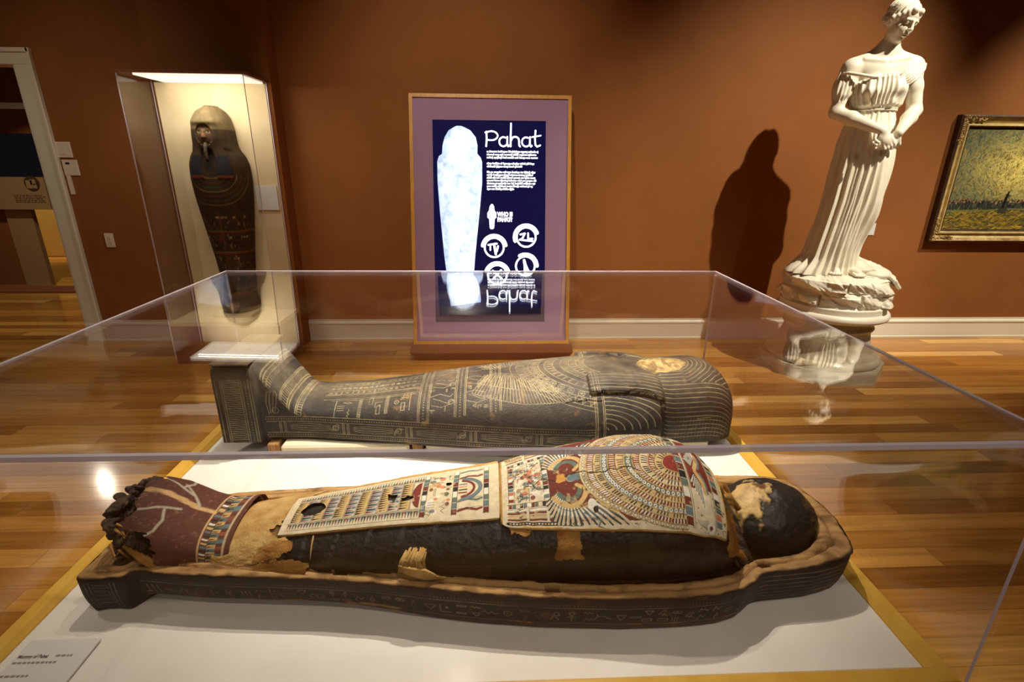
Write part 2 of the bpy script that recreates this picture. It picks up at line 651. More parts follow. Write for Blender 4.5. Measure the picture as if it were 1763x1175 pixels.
def glyph(cv, x, y, s, w, col, r, rot=False):
    """one engraved picture sign about s across, centred at x, y"""
    k = r.randint(14)

    def T(a, b):
        return (x+(b if rot else a)*s, y+(-a if rot else b)*s)

    def P(pts, close=False):
        cv.pl([T(*p) for p in pts], w, col, close)
    if k == 0:
        P([(-.5, 0), (-.3, .12), (-.1, -.12), (.1, .12), (.3, -.12), (.5, 0)])
    elif k == 1:
        cv.ring(*T(0, 0), s*0.25, w, col)
        cv.disc(*T(0, 0), s*0.06, col)
    elif k == 2:
        P([(-.1, -.5), (-.18, 0), (0, .5), (.12, .1), (-.1, -.5)])
    elif k == 3:
        P([(-.45, -.2), (.1, -.25), (.4, -.5)])
        P([(-.45, -.2), (-.15, .25), (.1, .35), (.3, .2), (.1, .1), (.1, -.25)])
        P([(0, -.25), (0, -.5)])
    elif k == 4:
        P([(-.5, -.2), (.5, -.2), (.5, .2), (-.5, .2)], True)
    elif k == 5:
        for q in (-.3, 0, .3):
            P([(q, -.4), (q, .4)])
    elif k == 6:
        P([(-.5, 0), (-.25, .2), (.25, .2), (.5, 0), (.25, -.2), (-.25, -.2)], True)
        cv.disc(*T(0, 0), s*0.1, col)
    elif k == 7:
        P([(-.5, .1), (.5, .1), (.45, -.1), (-.45, -.1)], True)
    elif k == 8:
        P([(0, -.5), (0, .1)])
        P([(-.25, -.05), (.25, -.05)])
        cv.ring(*T(0, .28), s*0.16, w, col)
    elif k == 9:
        P([(-.45, -.3), (-.2, .35), (.1, -.1), (.4, .3)])
    elif k == 10:
        P([(-.5, -.3), (-.3, .1), (.1, .1), (.3, -.1), (.5, -.1)])
        P([(-.3, .1), (-.35, .3)])
    elif k == 11:
        P([(-.35, .4), (-.35, -.4), (.35, -.4)])
        cv.disc(*T(.1, .1), s*0.1, col)
    elif k == 12:
        P([(-.4, .3), (0, -.3), (.4, .3)])
        P([(-.4, .3), (.4, .3)])
    else:
        P([(-.3, -.4), (-.05, .4), (.2, .4), (.25, .1), (-.05, .05), (.25, -.4)])


# ------------------------------------------------------------------ room
YW = 4.37
CEIL = 5.2
HP = 0.424


def struct(o):
    o['kind'] = 'structure'
    return o


flo = struct(box('floor', (-5.6, 6.4, -3.5, 4.40, -0.06, -0.012), MT['floor_far']))
pm = bpy.data.meshes.new('plank')
_g = Geo().box(0, 1, 0, 0.1035, -0.012, 0.0)
pm.from_pydata(_g.V, [], _g.F)
pm.materials.append(MT['plank'])
pr = random.Random(5)
y = 0.19
rows = []
while y < 4.36:
    rows.append(y)
    y += 0.105
for y in rows:
    lim = 1.05+y*1.06
    x = max(-4.9, -lim-1.0)-pr.random()*1.2
    xe = min(5.6, lim+0.9)
    while x < xe:
        ln = pr.uniform(0.95, 2.15)
        # what lies wholly beneath the platform is not seen
        if not (x > -1.15 and x+ln < 1.02 and 0.75 < y < 2.1):
            o = bpy.data.objects.new('plank', pm)
            COL.objects.link(o)
            o.parent = flo
            o.location = (x, y, 0)
            o.scale = (ln-0.0015, 1, 1)
        x += ln

DOOR_R = -3.47
wb = Geo()
wb.box(DOOR_R, 6.4, YW, YW+0.16, 0, CEIL)
wb.box(-5.6, DOOR_R, YW, YW+0.16, 2.17, CEIL)
wb.box(-5.6, -4.75, YW, YW+0.16, 0, 2.17)
struct(wb.build('wall_back', MT['wall']))
struct(box('wall_left', (-5.76, -5.6, -3.5, YW+0.16, 0, CEIL), MT['wall']))
struct(box('wall_right', (6.4, 6.56, -3.5, YW+0.16, 0, CEIL), MT['wall']))
struct(box('wall_front', (-5.76, 6.56, -3.66, -3.5, 0, CEIL), MT['wall']))
struct(box('ceiling', (-5.76, 6.56, -3.66, YW+0.16, CEIL, CEIL+0.1), MT['ceiling']))
PIER0, PIER1, YP = -2.43, -1.585, 4.20
struct(box('wall_pier', (PIER0, PIER1, YP, YW, 0, CEIL), MT['wall']))


def baseboard(name, x0, x1, y, h=0.185):
    g = Geo()
    pr_ = [(0, 0), (-0.020, 0), (-0.020, 0.012), (-0.016, 0.016), (-0.016, h*0.76), (-0.022, h*0.79), (-0.022, h*0.86), (-0.012, h*0.93), (-0.012, h), (0, h)]
    V = [(x0, y+a, b) for a, b in pr_]+[(x1, y+a, b) for a, b in pr_]
    n = len(pr_)
    F = [tuple(range(n)), tuple(range(2*n-1, n-1, -1))]+[(i, n+i, n+(i+1) % n, (i+1) % n) for i in range(n)]
    g.add(V, F)
    return struct(g.build(name, MT['white_trim']))


baseboard('baseboard_back', PIER1, 6.4, YW)
baseboard('baseboard_left', DOOR_R+0.14, PIER0, YW)

# doorway casing
dr = struct(empty('door_1', (DOOR_R, YW, 0)))
g = Geo()
V0 = DOOR_R


def casing(name, bx):
    return box(name, bx, MT['white_trim'], dr, 0.004, local=False)


casing('casing_jamb', (V0, V0+0.118, YW-0.022, YW, 0.0, 2.145))
casing('casing_edge_bead', (V0+0.114, V0+0.136, YW-0.036, YW, 0.0, 2.255))
casing('casing_plinth', (V0-0.004, V0+0.132, YW-0.030, YW, 0.0, 0.16))
casing('casing_head', (-4.87, V0+0.116, YW-0.022, YW, 2.145, 2.235))
casing('casing_head_bead', (-4.90, V0+0.14, YW-0.036, YW, 2.225, 2.255))
casing('inner_jamb', (V0-0.02, V0, YW-0.01, YW+0.165, 0.0, 2.17))
casing('inner_head', (-4.75, V0, YW-0.01, YW+0.165, 2.15, 2.17))

# ---- the room beyond the doorway
struct(box('floor_next_room', (-10, DOOR_R+0.6, YW+0.03, 9.2, -0.06, -0.002), MT['floor_far']))
struct(box('wall_next_room', (-10, -2.8, 9.0, 9.12, 0, CEIL), MT['wall']))
struct(box('wall_next_room_side', (-3.0, -2.86, YW+0.16, 9.0, 0, CEIL), MT['wall']))
struct(box('ceiling_next_room', (-10, -2.8, YW+0.16, 9.12, CEIL, CEIL+0.1), MT['ceiling']))
struct(box('wall_next_room_left', (-10.1, -10, YW+0.16, 9.12, 0, CEIL), MT['wall']))
struct(box('trim_1', (-10, -3.0, 8.94, 9.0, 0, 0.14), MT['white_trim']))
struct(box('trim_2', (-8.5, -4.9, 6.12, 6.42, 0, 0.012), MT['brown_paint']))
nr = empty('exhibit_panel', (-5.6, 6.46, 0), 0, 'navy and tan exhibit panel with round emblem seen through the doorway', 'panel')
box('upper_panel', (-1.3, 0.44, -0.02, 0.02, 1.29, 1.76), MT['navy'], nr)
pb = box('lower_panel', (-1.3, 0.44, -0.024, 0.02, 0.925, 1.29), MT['tan_panel'], nr)
g = Geo()
n_ = 28
g.prism([(0.30+0.085*math.cos(2*math.pi*i/n_), 1.22+0.085*math.sin(2*math.pi*i/n_)) for i in range(n_)], 0.024, 0.028, lambda a, b, c: (a, -c, b))
g.build('emblem', MT['gilt_dark'], pb)
g = Geo()
for (a, b, c, d) in ((0.27, 1.21, 0.035, 0.045), (0.315, 1.235, 0.03, 0.03), (0.33, 1.19, 0.02, 0.025)):
    g.box(a-c, a+c, -0.0295, -0.028, b-d, b+d)
g.build('emblem_figure', MT['tan_panel'], pb)
g = Geo()
rr = random.Random(3)
for i in range(5):
    x = 0.06
    while x < 0.38:
        w = rr.uniform(0.012, 0.04)
        g.box(x, x+w, -0.026, -0.024, 1.085-i*0.02, 1.092-i*0.02)
        x += w+0.01
g.build('printed_lines', MT['gilt_dark'], pb)['kind'] = 'stuff'
o = box('display_plinth', (-5.76, -5.46, 6.50, 6.56, 0, 0.93), MT['tan_panel'])
props(o, 'tan display plinth below the exhibit panel in the next room', 'plinth')
o = box('display_plinth', (-7.3, -5.77, 6.53, 6.6, 0, 0.93), MT['brown_paint'])
props(o, 'dark brown plinth left of the tan one in the next room', 'plinth')
o = Geo().box(-8.6, -6.6, 8.55, 8.9, 0, 0.80, .01).build('low_partition', MT['wall_next'])
props(o, 'low ochre partition lit at the back of the next room', 'partition')
o = box('ceiling_light_strip', (-7.5, -5.02, 6.6, 6.66, 2.03, 2.09), MT['white_trim'])
props(o, 'white rail hanging across the next room seen through the doorway', 'rail')

# ------------------------------------------------------------------ wall fittings


def plate(name, x, z, w, h, y, label, cat, extra):
    t = empty(name, (x, y, z), 0, label, cat)
    Geo().box(-w/2, w/2, -0.012, 0, -h/2, h/2, 0.003).build('cover_plate', MT['plastic'], t)
    for (nm, bx, m) in extra:
        box(nm, bx, m, t)
    return t


plate('wall_outlet', -3.107, 0.868, 0.07, 0.115, YW, 'white electrical outlet low on the wall between doorway and glass case', 'outlet',
      [('socket', (-0.017, 0.017, -0.015, -0.012, 0.006, 0.036), MT['plastic']), ('socket', (-0.017, 0.017, -0.015, -0.012, -0.036, -0.006), MT['plastic']),
       ('slot', (-0.008, -0.005, -0.0158, -0.015, 0.014, 0.026), MT['black']), ('slot', (0.005, 0.008, -0.0158, -0.015, 0.014, 0.026), MT['black']),
       ('slot', (-0.008, -0.005, -0.0158, -0.015, -0.028, -0.016), MT['black']), ('slot', (0.005, 0.008, -0.0158, -0.015, -0.028, -0.016), MT['black'])])
plate('light_switch', -3.285, 1.562, 0.115, 0.115, YW, 'white rocker switch plate beside the doorway casing, upper of two', 'switch',
      [('rocker', (-0.028, 0.018, -0.017, -0.012, -0.036, 0.036), MT['plastic'])])
plate('wall_sensor', -3.265, 1.43, 0.115, 0.118, YW, 'white wall control box below the rocker switch beside the doorway', 'control box',
      [('display', (-0.03, 0.0, -0.0135, -0.012, 0.025, 0.04), MT['black']), ('conduit', (-0.05, -0.02, -0.010, 0, -0.20, -0.056), MT['plastic'])])
o = box('wall_label', (3.235, 3.33, YW-0.006, YW, 0.935, 1.035), MT['card'])
props(o, 'small white label card on the wall behind the marble statue', 'label')

# ------------------------------------------------------------------ platform and acrylic cover
VX0, VX1, VY0, VY1, VT = -1.163, 1.037, 0.757, 2.283, 1.039
TH = 0.0095
pf = empty('display_platform', (-0.063, 1.52, 0), 0, 'low platform with white cloth deck and honey wood rim under the large acrylic cover', 'platform')
box('base', (VX0-0.015, VX1+0.015, VY0-0.015, VY1+0.015, 0, HP-0.03), MT['brown_paint'], pf, local=False)
RW = 0.044


def rail(nm, poly):
    # mitred rail: outer flat, inner bevel
    g = Geo()
    (a, b, c, d) = poly      # outer0, outer1, inner1, inner0
    zi = HP+0.004
    zo = HP+0.016

    def lerp(p, q, t):
        return (p[0]+(q[0]-p[0])*t, p[1]+(q[1]-p[1])*t)
    m0 = lerp(a, d, 0.72)
    m1 = lerp(b, c, 0.72)
    V = [(*a, HP-0.03), (*b, HP-0.03), (*c, HP-0.03), (*d, HP-0.03), (*a, zo), (*b, zo), (*m1, zo), (*m0, zo), (*c, zi), (*d, zi)]
    F = [(3, 2, 1, 0), (0, 1, 5, 4), (4, 5, 6, 7), (7, 6, 8, 9), (9, 8, 2, 3), (0, 4, 7, 9, 3), (1, 2, 8, 6, 5)]
    g.add(V, F)
    return g.build(nm, MT['gold_wood'], pf, local=False)


ax, bx_, ay, by = VX0+TH+0.004, VX1-TH-0.004, VY0+TH+0.002, VY1-TH-0.004
ix0, ix1, iy0, iy1 = ax+RW, bx_-RW, ay+RW, by-RW
rail('rim_rail', ((ax, ay), (bx_, ay), (ix1, iy0), (ix0, iy0)))
rail('rim_rail', ((bx_, ay), (bx_, by), (ix1, iy1), (ix1, iy0)))
rail('rim_rail', ((bx_, by), (ax, by), (ix0, iy1), (ix1, iy1)))
rail('rim_rail', ((ax, by), (ax, ay), (ix0, iy0), (ix0, iy1)))
# cloth deck with faint ripples
nx, ny = 130, 90
X, Yg = np.meshgrid(np.linspace(ix0, ix1, nx), np.linspace(iy0, iy1, ny), indexing='ij')
Z = HP-0.001+0.0016*(NZ.fbm(X*2.2+1, Yg*3.0+X*1.4, 3)-0.5)
gridmesh('deck_cloth', np.stack([X, Yg, Z], -1), MT['fabric_white'], pf)
for (nm, bb) in (('cover_rebate', (VX0-0.004, ax, VY0-0.004, VY1+0.004)), ('cover_rebate', (bx_, VX1+0.004, VY0-0.004, VY1+0.004)),
                 ('cover_rebate', (ax, bx_, VY0-0.004, ay)), ('cover_rebate', (ax, bx_, by, VY1+0.004))):
    box(nm, (*bb, HP-0.03, HP-0.004), MT['gasket'], pf, local=False)

cv_ = empty('acrylic_cover', (-0.063, 1.52, HP-0.004), 0, 'large clear acrylic box cover over the mummy and coffin lid', 'display cover')


def pane(nm, bb, axis, parent=cv_, m=None, clear=None):
    g = Geo().box(*bb)
    o = g.build(nm, [m or MT['acrylic'], MT['acrylic_edge']], parent, local=False)
    for p in o.data.polygons:
        n = p.normal
        p.material_index = 0 if abs(n[axis]) > 0.9 or (clear is not None and abs(n[clear]) > 0.9) or abs(n[2]) > .9 else 1
    return o


pane('front_pane', (VX0, VX1, VY0, VY0+TH, HP-0.003, VT-TH), 1, clear=0)
pane('back_pane', (VX0, VX1, VY1-TH, VY1, HP-0.003, VT-TH), 1, clear=0)
pane('side_pane', (VX0, VX0+TH, VY0+TH, VY1-TH, HP-0.003, VT-TH), 0)
pane('side_pane', (VX1-TH, VX1, VY0+TH, VY1-TH, HP-0.003, VT-TH), 0)
SAG = 0.0058
n1, n2 = 41, 33
_e1, _e2 = 1-2*TH/(VX1-VX0), 1-2*TH/(VY1-VY0)
U, W_ = np.meshgrid(np.concatenate([[-1], np.linspace(-_e1, _e1, n1-2), [1]]), np.concatenate([[-1], np.linspace(-_e2, _e2, n2-2), [1]]), indexing='ij')
sg = -SAG*(1-U**2)*(1-W_**2)
PX = (VX0+VX1)/2+U*(VX1-VX0)/2
PY = (VY0+VY1)/2+W_*(VY1-VY0)/2
Vt = np.concatenate([np.stack([PX, PY, VT+sg], -1).reshape(-1, 3), np.stack([PX, PY, VT-TH+sg], -1).reshape(-1, 3)])
Ft = grid_faces(n1, n2)
Fb = Ft[:, ::-1]+n1*n2
id_ = np.arange(n1*n2).reshape(n1, n2)
per = np.concatenate([id_[:, 0], id_[-1, 1:], id_[-2::-1, -1], id_[0, -2:0:-1]])
q = np.roll(per, -1)
Fe = np.stack([per, per+n1*n2, q+n1*n2, q], -1)
o = mk('top_pane', Vt, np.concatenate([Ft, Fb, Fe]), [MT['acrylic'], MT['acrylic_edge']], cv_, True, None, False)
mi = np.zeros(len(o.data.polygons), np.int32)
mi[len(Ft)*2:] = 1
_b = np.zeros((n1-1, n2-1), bool)
_b[0] = _b[-1] = True
_b[:, 0] = _b[:, -1] = True
mi[:len(Ft)][_b.ravel()] = 1
o.data.polygons.foreach_set('material_index', mi)
sm = np.ones(len(o.data.polygons), bool)
sm[len(Ft)*2:] = False
o.data.polygons.foreach_set('use_smooth', sm)
at = o.data.attributes.new('sharp_edge', 'BOOLEAN', 'EDGE')
ev = np.zeros(len(o.data.edges)*2, np.int32)
o.data.edges.foreach_get('vertices', ev)
pset = np.zeros(len(Vt), bool)
pset[per] = True
pset[per+n1*n2] = True
at.data.foreach_set('value', pset[ev.reshape(-1, 2)].all(1))

# ------------------------------------------------------------------ coffin lid
LY, LZ = 1.94, 0.474


def interp(tab, x):
    a = np.array(tab, float)
    return np.interp(x, a[:, 0], a[:, 1])


def smooth1(v, k):
    if k < 2:
        return v
    p = np.pad(v, (k, k), mode='edge')
    ker = np.ones(2*k+1)/(2*k+1)
    return np.convolve(p, ker, 'same')[k:-k]


def build_lid():
    root = empty('coffin_lid', (-0.03, LY, LZ), 0, 'black anthropoid wooden coffin lid engraved with pale figures and broad collar', 'coffin lid')
    NXl, NT = 1010, 390
    X = np.linspace(-1.022, 0.958, NXl)
    w = interp([(-1.03, .172), (-.880, .172), (-.868, .150), (-.80, .148), (-.70, .152), (-.6, .165), (-.4, .192), (-.2, .222), (0, .252), (.2, .276), (.35, .286),
                (.5, .286), (.58, .278), (.625, .264), (.645, .255), (.656, .212), (.70, .196), (.78, .194), (.86, .191), (.905, .182), (.93, .168), (.945, .150), (.958, .118)], X)
    ht = interp([(-1.03, .316), (-.880, .316), (-.868, .296), (-.852, .276), (-.765, .160), (-.735, .145), (-.69, .140), (-.5, .152), (-.3, .178), (-.1, .205), (.1, .228), (.3, .246), (.45, .255),
                 (.58, .246), (.66, .232), (.75, .236), (.84, .242), (.89, .236), (.925, .214), (.945, .186), (.958, .15)], X)
    hw = interp([(-1.03, .245), (-.868, .225), (-.84, .180), (-.75, .075), (-.68, .067), (-.5, .066), (0, .062), (.4, .062), (.66, .064), (.95, .062), (.985, .045)], X)
    nn = interp([(-1.03, 6.0), (-.86, 5.0), (-.76, 2.9), (-.5, 2.25), (.3, 2.1), (.66, 2.3), (.9, 2.6), (.985, 2.6)], X)
    w = smooth1(w, 3)
    ht = smooth1(ht, 3)
    K = 180
    ph = np.linspace(math.pi, 0, K)
    P = np.zeros((NXl, NT, 2))
    G = np.zeros(NXl)
    for i in range(NXl):
        c = np.cos(ph)
        s = np.sin(ph)
        e = 2/nn[i]
        yy = w[i]*np.sign(c)*np.abs(c)**e
        zz = hw[i]+(ht[i]-hw[i])*np.abs(s)**e
        yy = np.concatenate([[-w[i]*0.985, ], yy, [w[i]*0.985]])
        zz = np.concatenate([[0], zz, [0]])
        L = np.concatenate([[0], np.cumsum(np.hypot(np.diff(yy), np.diff(zz)))])
        G[i] = L[-1]
        t = np.linspace(0, L[-1], NT)
        P[i, :, 0] = np.interp(t, L, yy)
        P[i, :, 1] = np.interp(t, L, zz)
    XX = np.repeat(X[:, None], NT, 1)
    T = np.linspace(0, 1, NT)[None, :]
    a = (T-0.5)*G[:, None]          # signed arc from ridge
    b = np.minimum(T, 1-T)*G[:, None]   # arc from the lower edge
    YY, ZZ = P[..., 0], P[..., 1]
    # ---- relief: lappets, wig, face
    ay_ = np.abs(YY)
    lap = sstep(.372, .380, XX)*sstep(.104, .110, ay_)*(1-sstep(.196, .202, ay_+0.0*XX))*(ZZ > 0.1)
    wigl = sstep(.56, .60, XX)*sstep(.070, .10, ay_)*(1-sstep(.196, .206, ay_))*(ZZ > .1)
    wig = sstep(.655, .675, XX)
    lap = np.maximum(np.maximum(lap, wigl), wig*sstep(0.03, 0.07, np.hypot((XX-.70)/1.25, YY)))
    fx = (XX-.705)/.105
    fy = YY/.078
    fr = np.hypot(fx, fy)
    face = 1-sstep(.86, 1.0, fr+0.12*(NZ.fbm(XX*40, YY*40, 3)-.5))
    fh = np.clip(1-fr**2, 0, 1)
    disp = 0.017*lap*(1-face)+face*(0.024*np.sqrt(fh)+0.008*(NZ2.fbm(XX*55, YY*55, 4)-.5))
    nose = np.exp(-(YY/.012)**2)*sstep(.655, .67, XX)*(1-sstep(.715, .722, XX))*0.014*0.7
    eyes = -0.008*(np.exp(-((XX-.735)/.014)**2-((ay_-.032)/.017)**2))
    mouth = -0.005*np.exp(-((XX-.645)/.006)**2-(YY/.03)**2)
    disp = disp+face*(nose+eyes+mouth)
    # broken shoulder corner
    # ---- engraving
    r = np.random.RandomState(5)
    cv = Canvas(-1.03, .99, -.47, .47, .0011)
    on = (1, 1, 1)
    w1 = .0018

    def dots(p, q, step, rad=.0022):
        d = math.hypot(q[0]-p[0], q[1]-p[1])
        n = max(1, int(d/step))
        for k in range(n+1):
            t_ = k/n
            cv.disc(p[0]+(q[0]-p[0])*t_, p[1]+(q[1]-p[1])*t_, rad, on, .9)
    # cross bands with dots
    for xb in (-.255, -.115, .02):
        for d in (-.021, -.015, .015, .021):
            cv.line((xb+d, -.235), (xb+d, .235), w1, on)
        dots((xb, -.235), (xb, .235), .011)
    # leg inscription columns
    for sg_ in (-1, 1):
        for aa in (.022, .05, .056, .085):
            cv.line((-.655, sg_*aa), (-.28, sg_*(aa+.008)), w1, on)
        for x_ in np.arange(-.64, -.29, .022):
            glyph(cv, x_, sg_*.040, .018, .0018, on, r, True)
            glyph(cv, x_, 0.0, .018, .0018, on, r, True)
        for xb in (-.60, -.51, -.505, -.50, -.405, -.40, -.395, -.31):
            cv.line((xb, sg_*.095), (xb, sg_*.180), w1, on)
        dots((-.5025, sg_*.095), (-.5025, sg_*.18), .01, .0018)
        cv.line((-.62, sg_*.095), (-.29, sg_*.102), w1, on)
        for x_ in (-.56, -.45, -.35):
            for q in range(3):
                glyph(cv, x_+r.uniform(-.02, .02), sg_*(.112+q*.024), .034, .002, on, r, True)
        # figures between the cross bands
        for x_ in (-.185, -.05):
            for q in range(2):
                yb = sg_*(.045+q*.10)
                cv.pl([(x_-.035, yb), (x_-.01, yb+.012*sg_), (x_+.02, yb+.03*sg_), (x_+.045, yb+.018*sg_)], w1, on)
                cv.pl([(x_-.04, yb+.03*sg_), (x_, yb+.045*sg_), (x_+.03, yb+.035*sg_)], w1, on)
                cv.ring(x_+.035, yb+.025*sg_, .010, w1, on)
                cv.pl([(x_-.045, yb-.01*sg_), (x_-.01, yb-.02*sg_), (x_+.03, yb), (x_+.04, yb-.012*sg_)], w1, on)
                for z_ in range(3):
                    glyph(cv, x_+r.uniform(-.04, .04), yb+sg_*r.uniform(.05, .065), .018, .0018, on, r, True)
        # winged figure: feathers hang from a raised wing arm
        for (o0, L0, st_n) in ((-.02, .080, 24), (-.01, .150, 32)):
            prev = None
            for k in range(st_n):
                t_ = k/(st_n-1.0)
                p0 = (.0+.23*t_+o0, sg_*(.026+.10*t_**1.15))
                th_ = math.radians(118-68*t_)
                L_ = L0*(1-.25*abs(t_-.5))
                p1 = (p0[0]+L_*math.cos(th_), p0[1]+sg_*L_*math.sin(th_))
                cv.line(p0, p1, .0019, on)
                if prev is not None:
                    cv.pl([prev, ((prev[0]+p1[0])/2+.002, (prev[1]+p1[1])/2+sg_*.004), p1], .0018, on)
                prev = p1
        cv.pl([(.23*t_, sg_*(.026+.10*t_**1.15)) for t_ in np.linspace(0, 1, 12)], .0026, on)
        cv.pl([(.005+.24*t_, sg_*(.016+.10*t_**1.15)) for t_ in np.linspace(0, 1, 12)], .002, on)
        for k in range(9):
            cv.line((.03+.02*k, sg_*(.045+.012*k)), (.045+.02*k, sg_*(.022+.012*k)), .0016, on)
    # broad collar: nested arcs (elliptic), cut off at the lappet ends
    kx, ky = 1.0, 1.78
    radii = [.55, .525, .495, .475, .435, .41, .375, .345, .31, .28, .25]

    def arc(rd, th):
        return (.63-rd*math.cos(th)/kx, rd*math.sin(th)/ky)
    for rd in radii:
        pts = [arc(rd, th) for th in np.linspace(-1.15, 1.15, 90)]
        cv.pl(pts, w1, on)
    for (ra, rb, kind, st) in ((.525, .495, 'drop', .026), (.475, .435, 'wheel', .040), (.495, .475, 'drop', .022), (.41, .375, 'drop', .03), (.345, .31, 'tick', .014), (.31, .28, 'drop', .024), (.28, .25, 'tick', .012)):
        rm = (ra+rb)/2
        th = -1.12
        while th < 1.12:
            p = arc(rm, th)
            if kind == 'wheel':
                cv.ring(p[0], p[1], .0125, w1, on)
                for q_ in range(3):
                    aa = q_*math.pi/3
                    cv.line((p[0]-.011*math.cos(aa), p[1]-.011*math.sin(aa)), (p[0]+.011*math.cos(aa), p[1]+.011*math.sin(aa)), .0016, on)
            elif kind == 'drop':
                p2 = arc(ra-.004, th)
                cv.pl([arc(rb+.002, th-.01), p2, arc(rb+.002, th+.025)], .0018, on)
            else:
                cv.line(arc(ra-.004, th), arc(rb+.004, th), .0016, on)
            th += st/rm*1.3
    C1 = cv.sample(XX, a)[..., 0]
    # clear collar where wig lies
    wigm = np.clip(lap, 0, 1)
    C1 = C1*(1-wigm)*(XX < .40+.25*(ay_ < .1))*(1-face)
    C1 = C1*(b > .098)*(XX > -.665)
    # wig stripes follow the arc coordinate; head end bends round
    st_ = np.abs(((a/.0165) % 1)-.5)*.0165
    ws = np.clip(.5-(st_-.0011)/.0012, 0, 1)
    st2 = np.abs(((fr/.16) % 1)-.5)*.16
    ws2 = np.clip(.5-(st2-.0105)/.012, 0, 1)
    mixh = sstep(.74, .80, XX)*(ay_ < .13)
    stripes = ws*(1-mixh)+ws2*mixh
    stripes = stripes*(wigm > .5)*(1-face)*(b > .02)
    for q_ in (.392, .404, .412):
        stripes = np.maximum(stripes, np.clip(.5-(np.abs(XX-q_)-.0011)/.0012, 0, 1)*(wigm > .5)*(XX < .5))
    # shoulder stripes between collar and head, near the sides
    sh = (XX > .425)*(XX < .655)*(ay_ > .200)*(b > .098)
    rad = np.hypot((XX-.42)*.55, b-.10)
    s3 = np.abs(((rad/.0165) % 1)-.5)*.0165
    stripes = np.maximum(stripes, np.clip(.5-(s3-.0011)/.0012, 0, 1)*sh)
    for q_ in (.388, .396, .418, .424):
        stripes = np.maximum(stripes, np.clip(.5-(np.abs(XX-q_)-.0011)/.0012, 0, 1)*(ay_ > .200)*(b > .02))
    # side bands
    cb = Canvas(-1.03, .99, 0, .12, .001)
    for (xa, xb_, yb) in ((-.86, .39, .012), (-.86, .39, .030), (-.86, .39, .078), (-.86, .39, .098)):
        cb.line((xa, yb), (xb_, yb), w1, on)
    for x_ in np.arange(-.86, .39, .0095):
        cb.disc(x_, .020, .002, on, .8)
        cb.disc(x_, .088, .0022, on, .9)
    x_ = -.80
    while x_ < .36:
        for d in (-.012, -.006, .006, .012):
            cb.line((x_+d, .031), (x_+d, .077), .0018, on)
        for yb in (.040, .050, .060, .069):
            pts = [(x_+.03+k*.014, .0545+(yb-.0545)*(.35+.65*math.sin(.35+k*.22))+.0008*math.sin(k*1.9)) for k in range(12)]
            cb.pl(pts, .0016, on, alpha=.8)
        cb.ring(x_+.205, .056, .011, .0018, on)
        for k in range(3):
            glyph(cb, x_+.19+.012*k, .046+.01*k, .018, .0016, on, r, True)
        x_ += .245
    for x_ in np.arange(.70, .96, .013):
        cb.line((x_, .004), (x_+.004, .115), .0014, on, .35)
    # side wig ornament
    cb.pl([(.795, .098), (.875, .108)], w1, on)
    C2 = cb.sample(XX, b)[..., 0]*(b < .112)*(XX > -.872)
    # foot slab and instep
    cf = Canvas(-1.03, -.64, 0, .45, .0011)
    for x_ in (-1.012, -.995, -.988, -.925, -.918, -.893, -.884):
        cf.line((x_, .0), (x_, .262), w1, on)
    for yb in np.arange(.012, .262, .0088):
        cf.line((-.985, yb), (-.928, yb+.003), .0019, on)
    dots_ = [(-.905, yb) for yb in np.arange(.01, .26, .011)]
    for p in dots_:
        cf.disc(p[0], p[1], .0022, on, .8)
    # standing sign on the instep side
    for d in (0, .012, .026, .038):
        cf.pl([(-.845+d*.6, .11+d*.3), (-.850+d, .16), (-.842+d*.9, .20-d*.3), (-.826+d*.3, .205)], .0018, on)
    cf.ring(-.82, .125, .012, .0018, on)
    C3 = cf.sample(XX, b)[..., 0]*((XX < -.876) | ((XX < -.69) & (b < .25)))*(b > .0)
    ins = (XX > -.865)*(XX < -.72)*(np.abs(a) < .16)
    s4 = 0
    for q_ in (-.858, -.850, -.840, -.800, -.796, -.776, -.770, -.750, -.744, -.728):
        s4 = np.maximum(s4, np.clip(.5-(np.abs(XX-q_)-.0013)/.0012, 0, 1))
    tick = (np.abs(((a/.011) % 1)-.5)*.011 < .0014)*(((XX > -.795) & (XX < -.777)) | ((XX > -.743) & (XX < -.729)) | ((XX > -.839) & (XX < -.826)))
    dd = (np.hypot(((a/.012) % 1-.5)*.012, XX+.845) < .0022)
    C4 = np.maximum(np.maximum(s4, tick), dd)*ins
    for sg_ in (-1, 1):
        pass
    line = np.clip(np.maximum.reduce([C1, stripes, C2, C3, C4]), 0, 1)
    wear = np.clip(2.0*NZ.fbm(XX*14, a*14, 4)-.1, .45, 1)
    line = line*wear
    # cracks
    crack = np.zeros_like(XX)
    for (x0, x1, c0, amp, sd) in ((-.66, -.40, .02, .012, 1.), (-.26, -.12, -.035, .006, 4.), (.40, .66, -.205, .02, 2.), (.39, .56, -.178, .003, 3.), (.28, .42, -.235, .008, 5.)):
        yc = c0+amp*(NZ2.fbm(XX*22+sd*9, 0*XX+sd, 3)-.5)*2
        crack = np.maximum(crack, (np.abs(a-yc) < .0014)*(XX > x0)*(XX < x1))
    # normals and displacement
    Q = np.stack([XX, YY, ZZ], -1)
    dU = np.gradient(Q, axis=0)
    dV = np.gradient(Q, axis=1)
    nrm = np.cross(dV, dU)
    nrm /= np.linalg.norm(nrm, axis=-1, keepdims=True)+1e-12
    up = np.where((nrm*np.stack([0*XX, YY, ZZ-0.05], -1)).sum(-1, keepdims=True) < 0, -1, 1)
    nrm = nrm*up
    rough_ = .003*(NZ.fbm(XX*9, a*9, 3)-.5)
    Q = Q+nrm*(disp+rough_-.0012*line-.006*crack)[..., None]
    # colour
    base = A3(S(55, 52, 48))
    dust = A3(S(138, 126, 104))
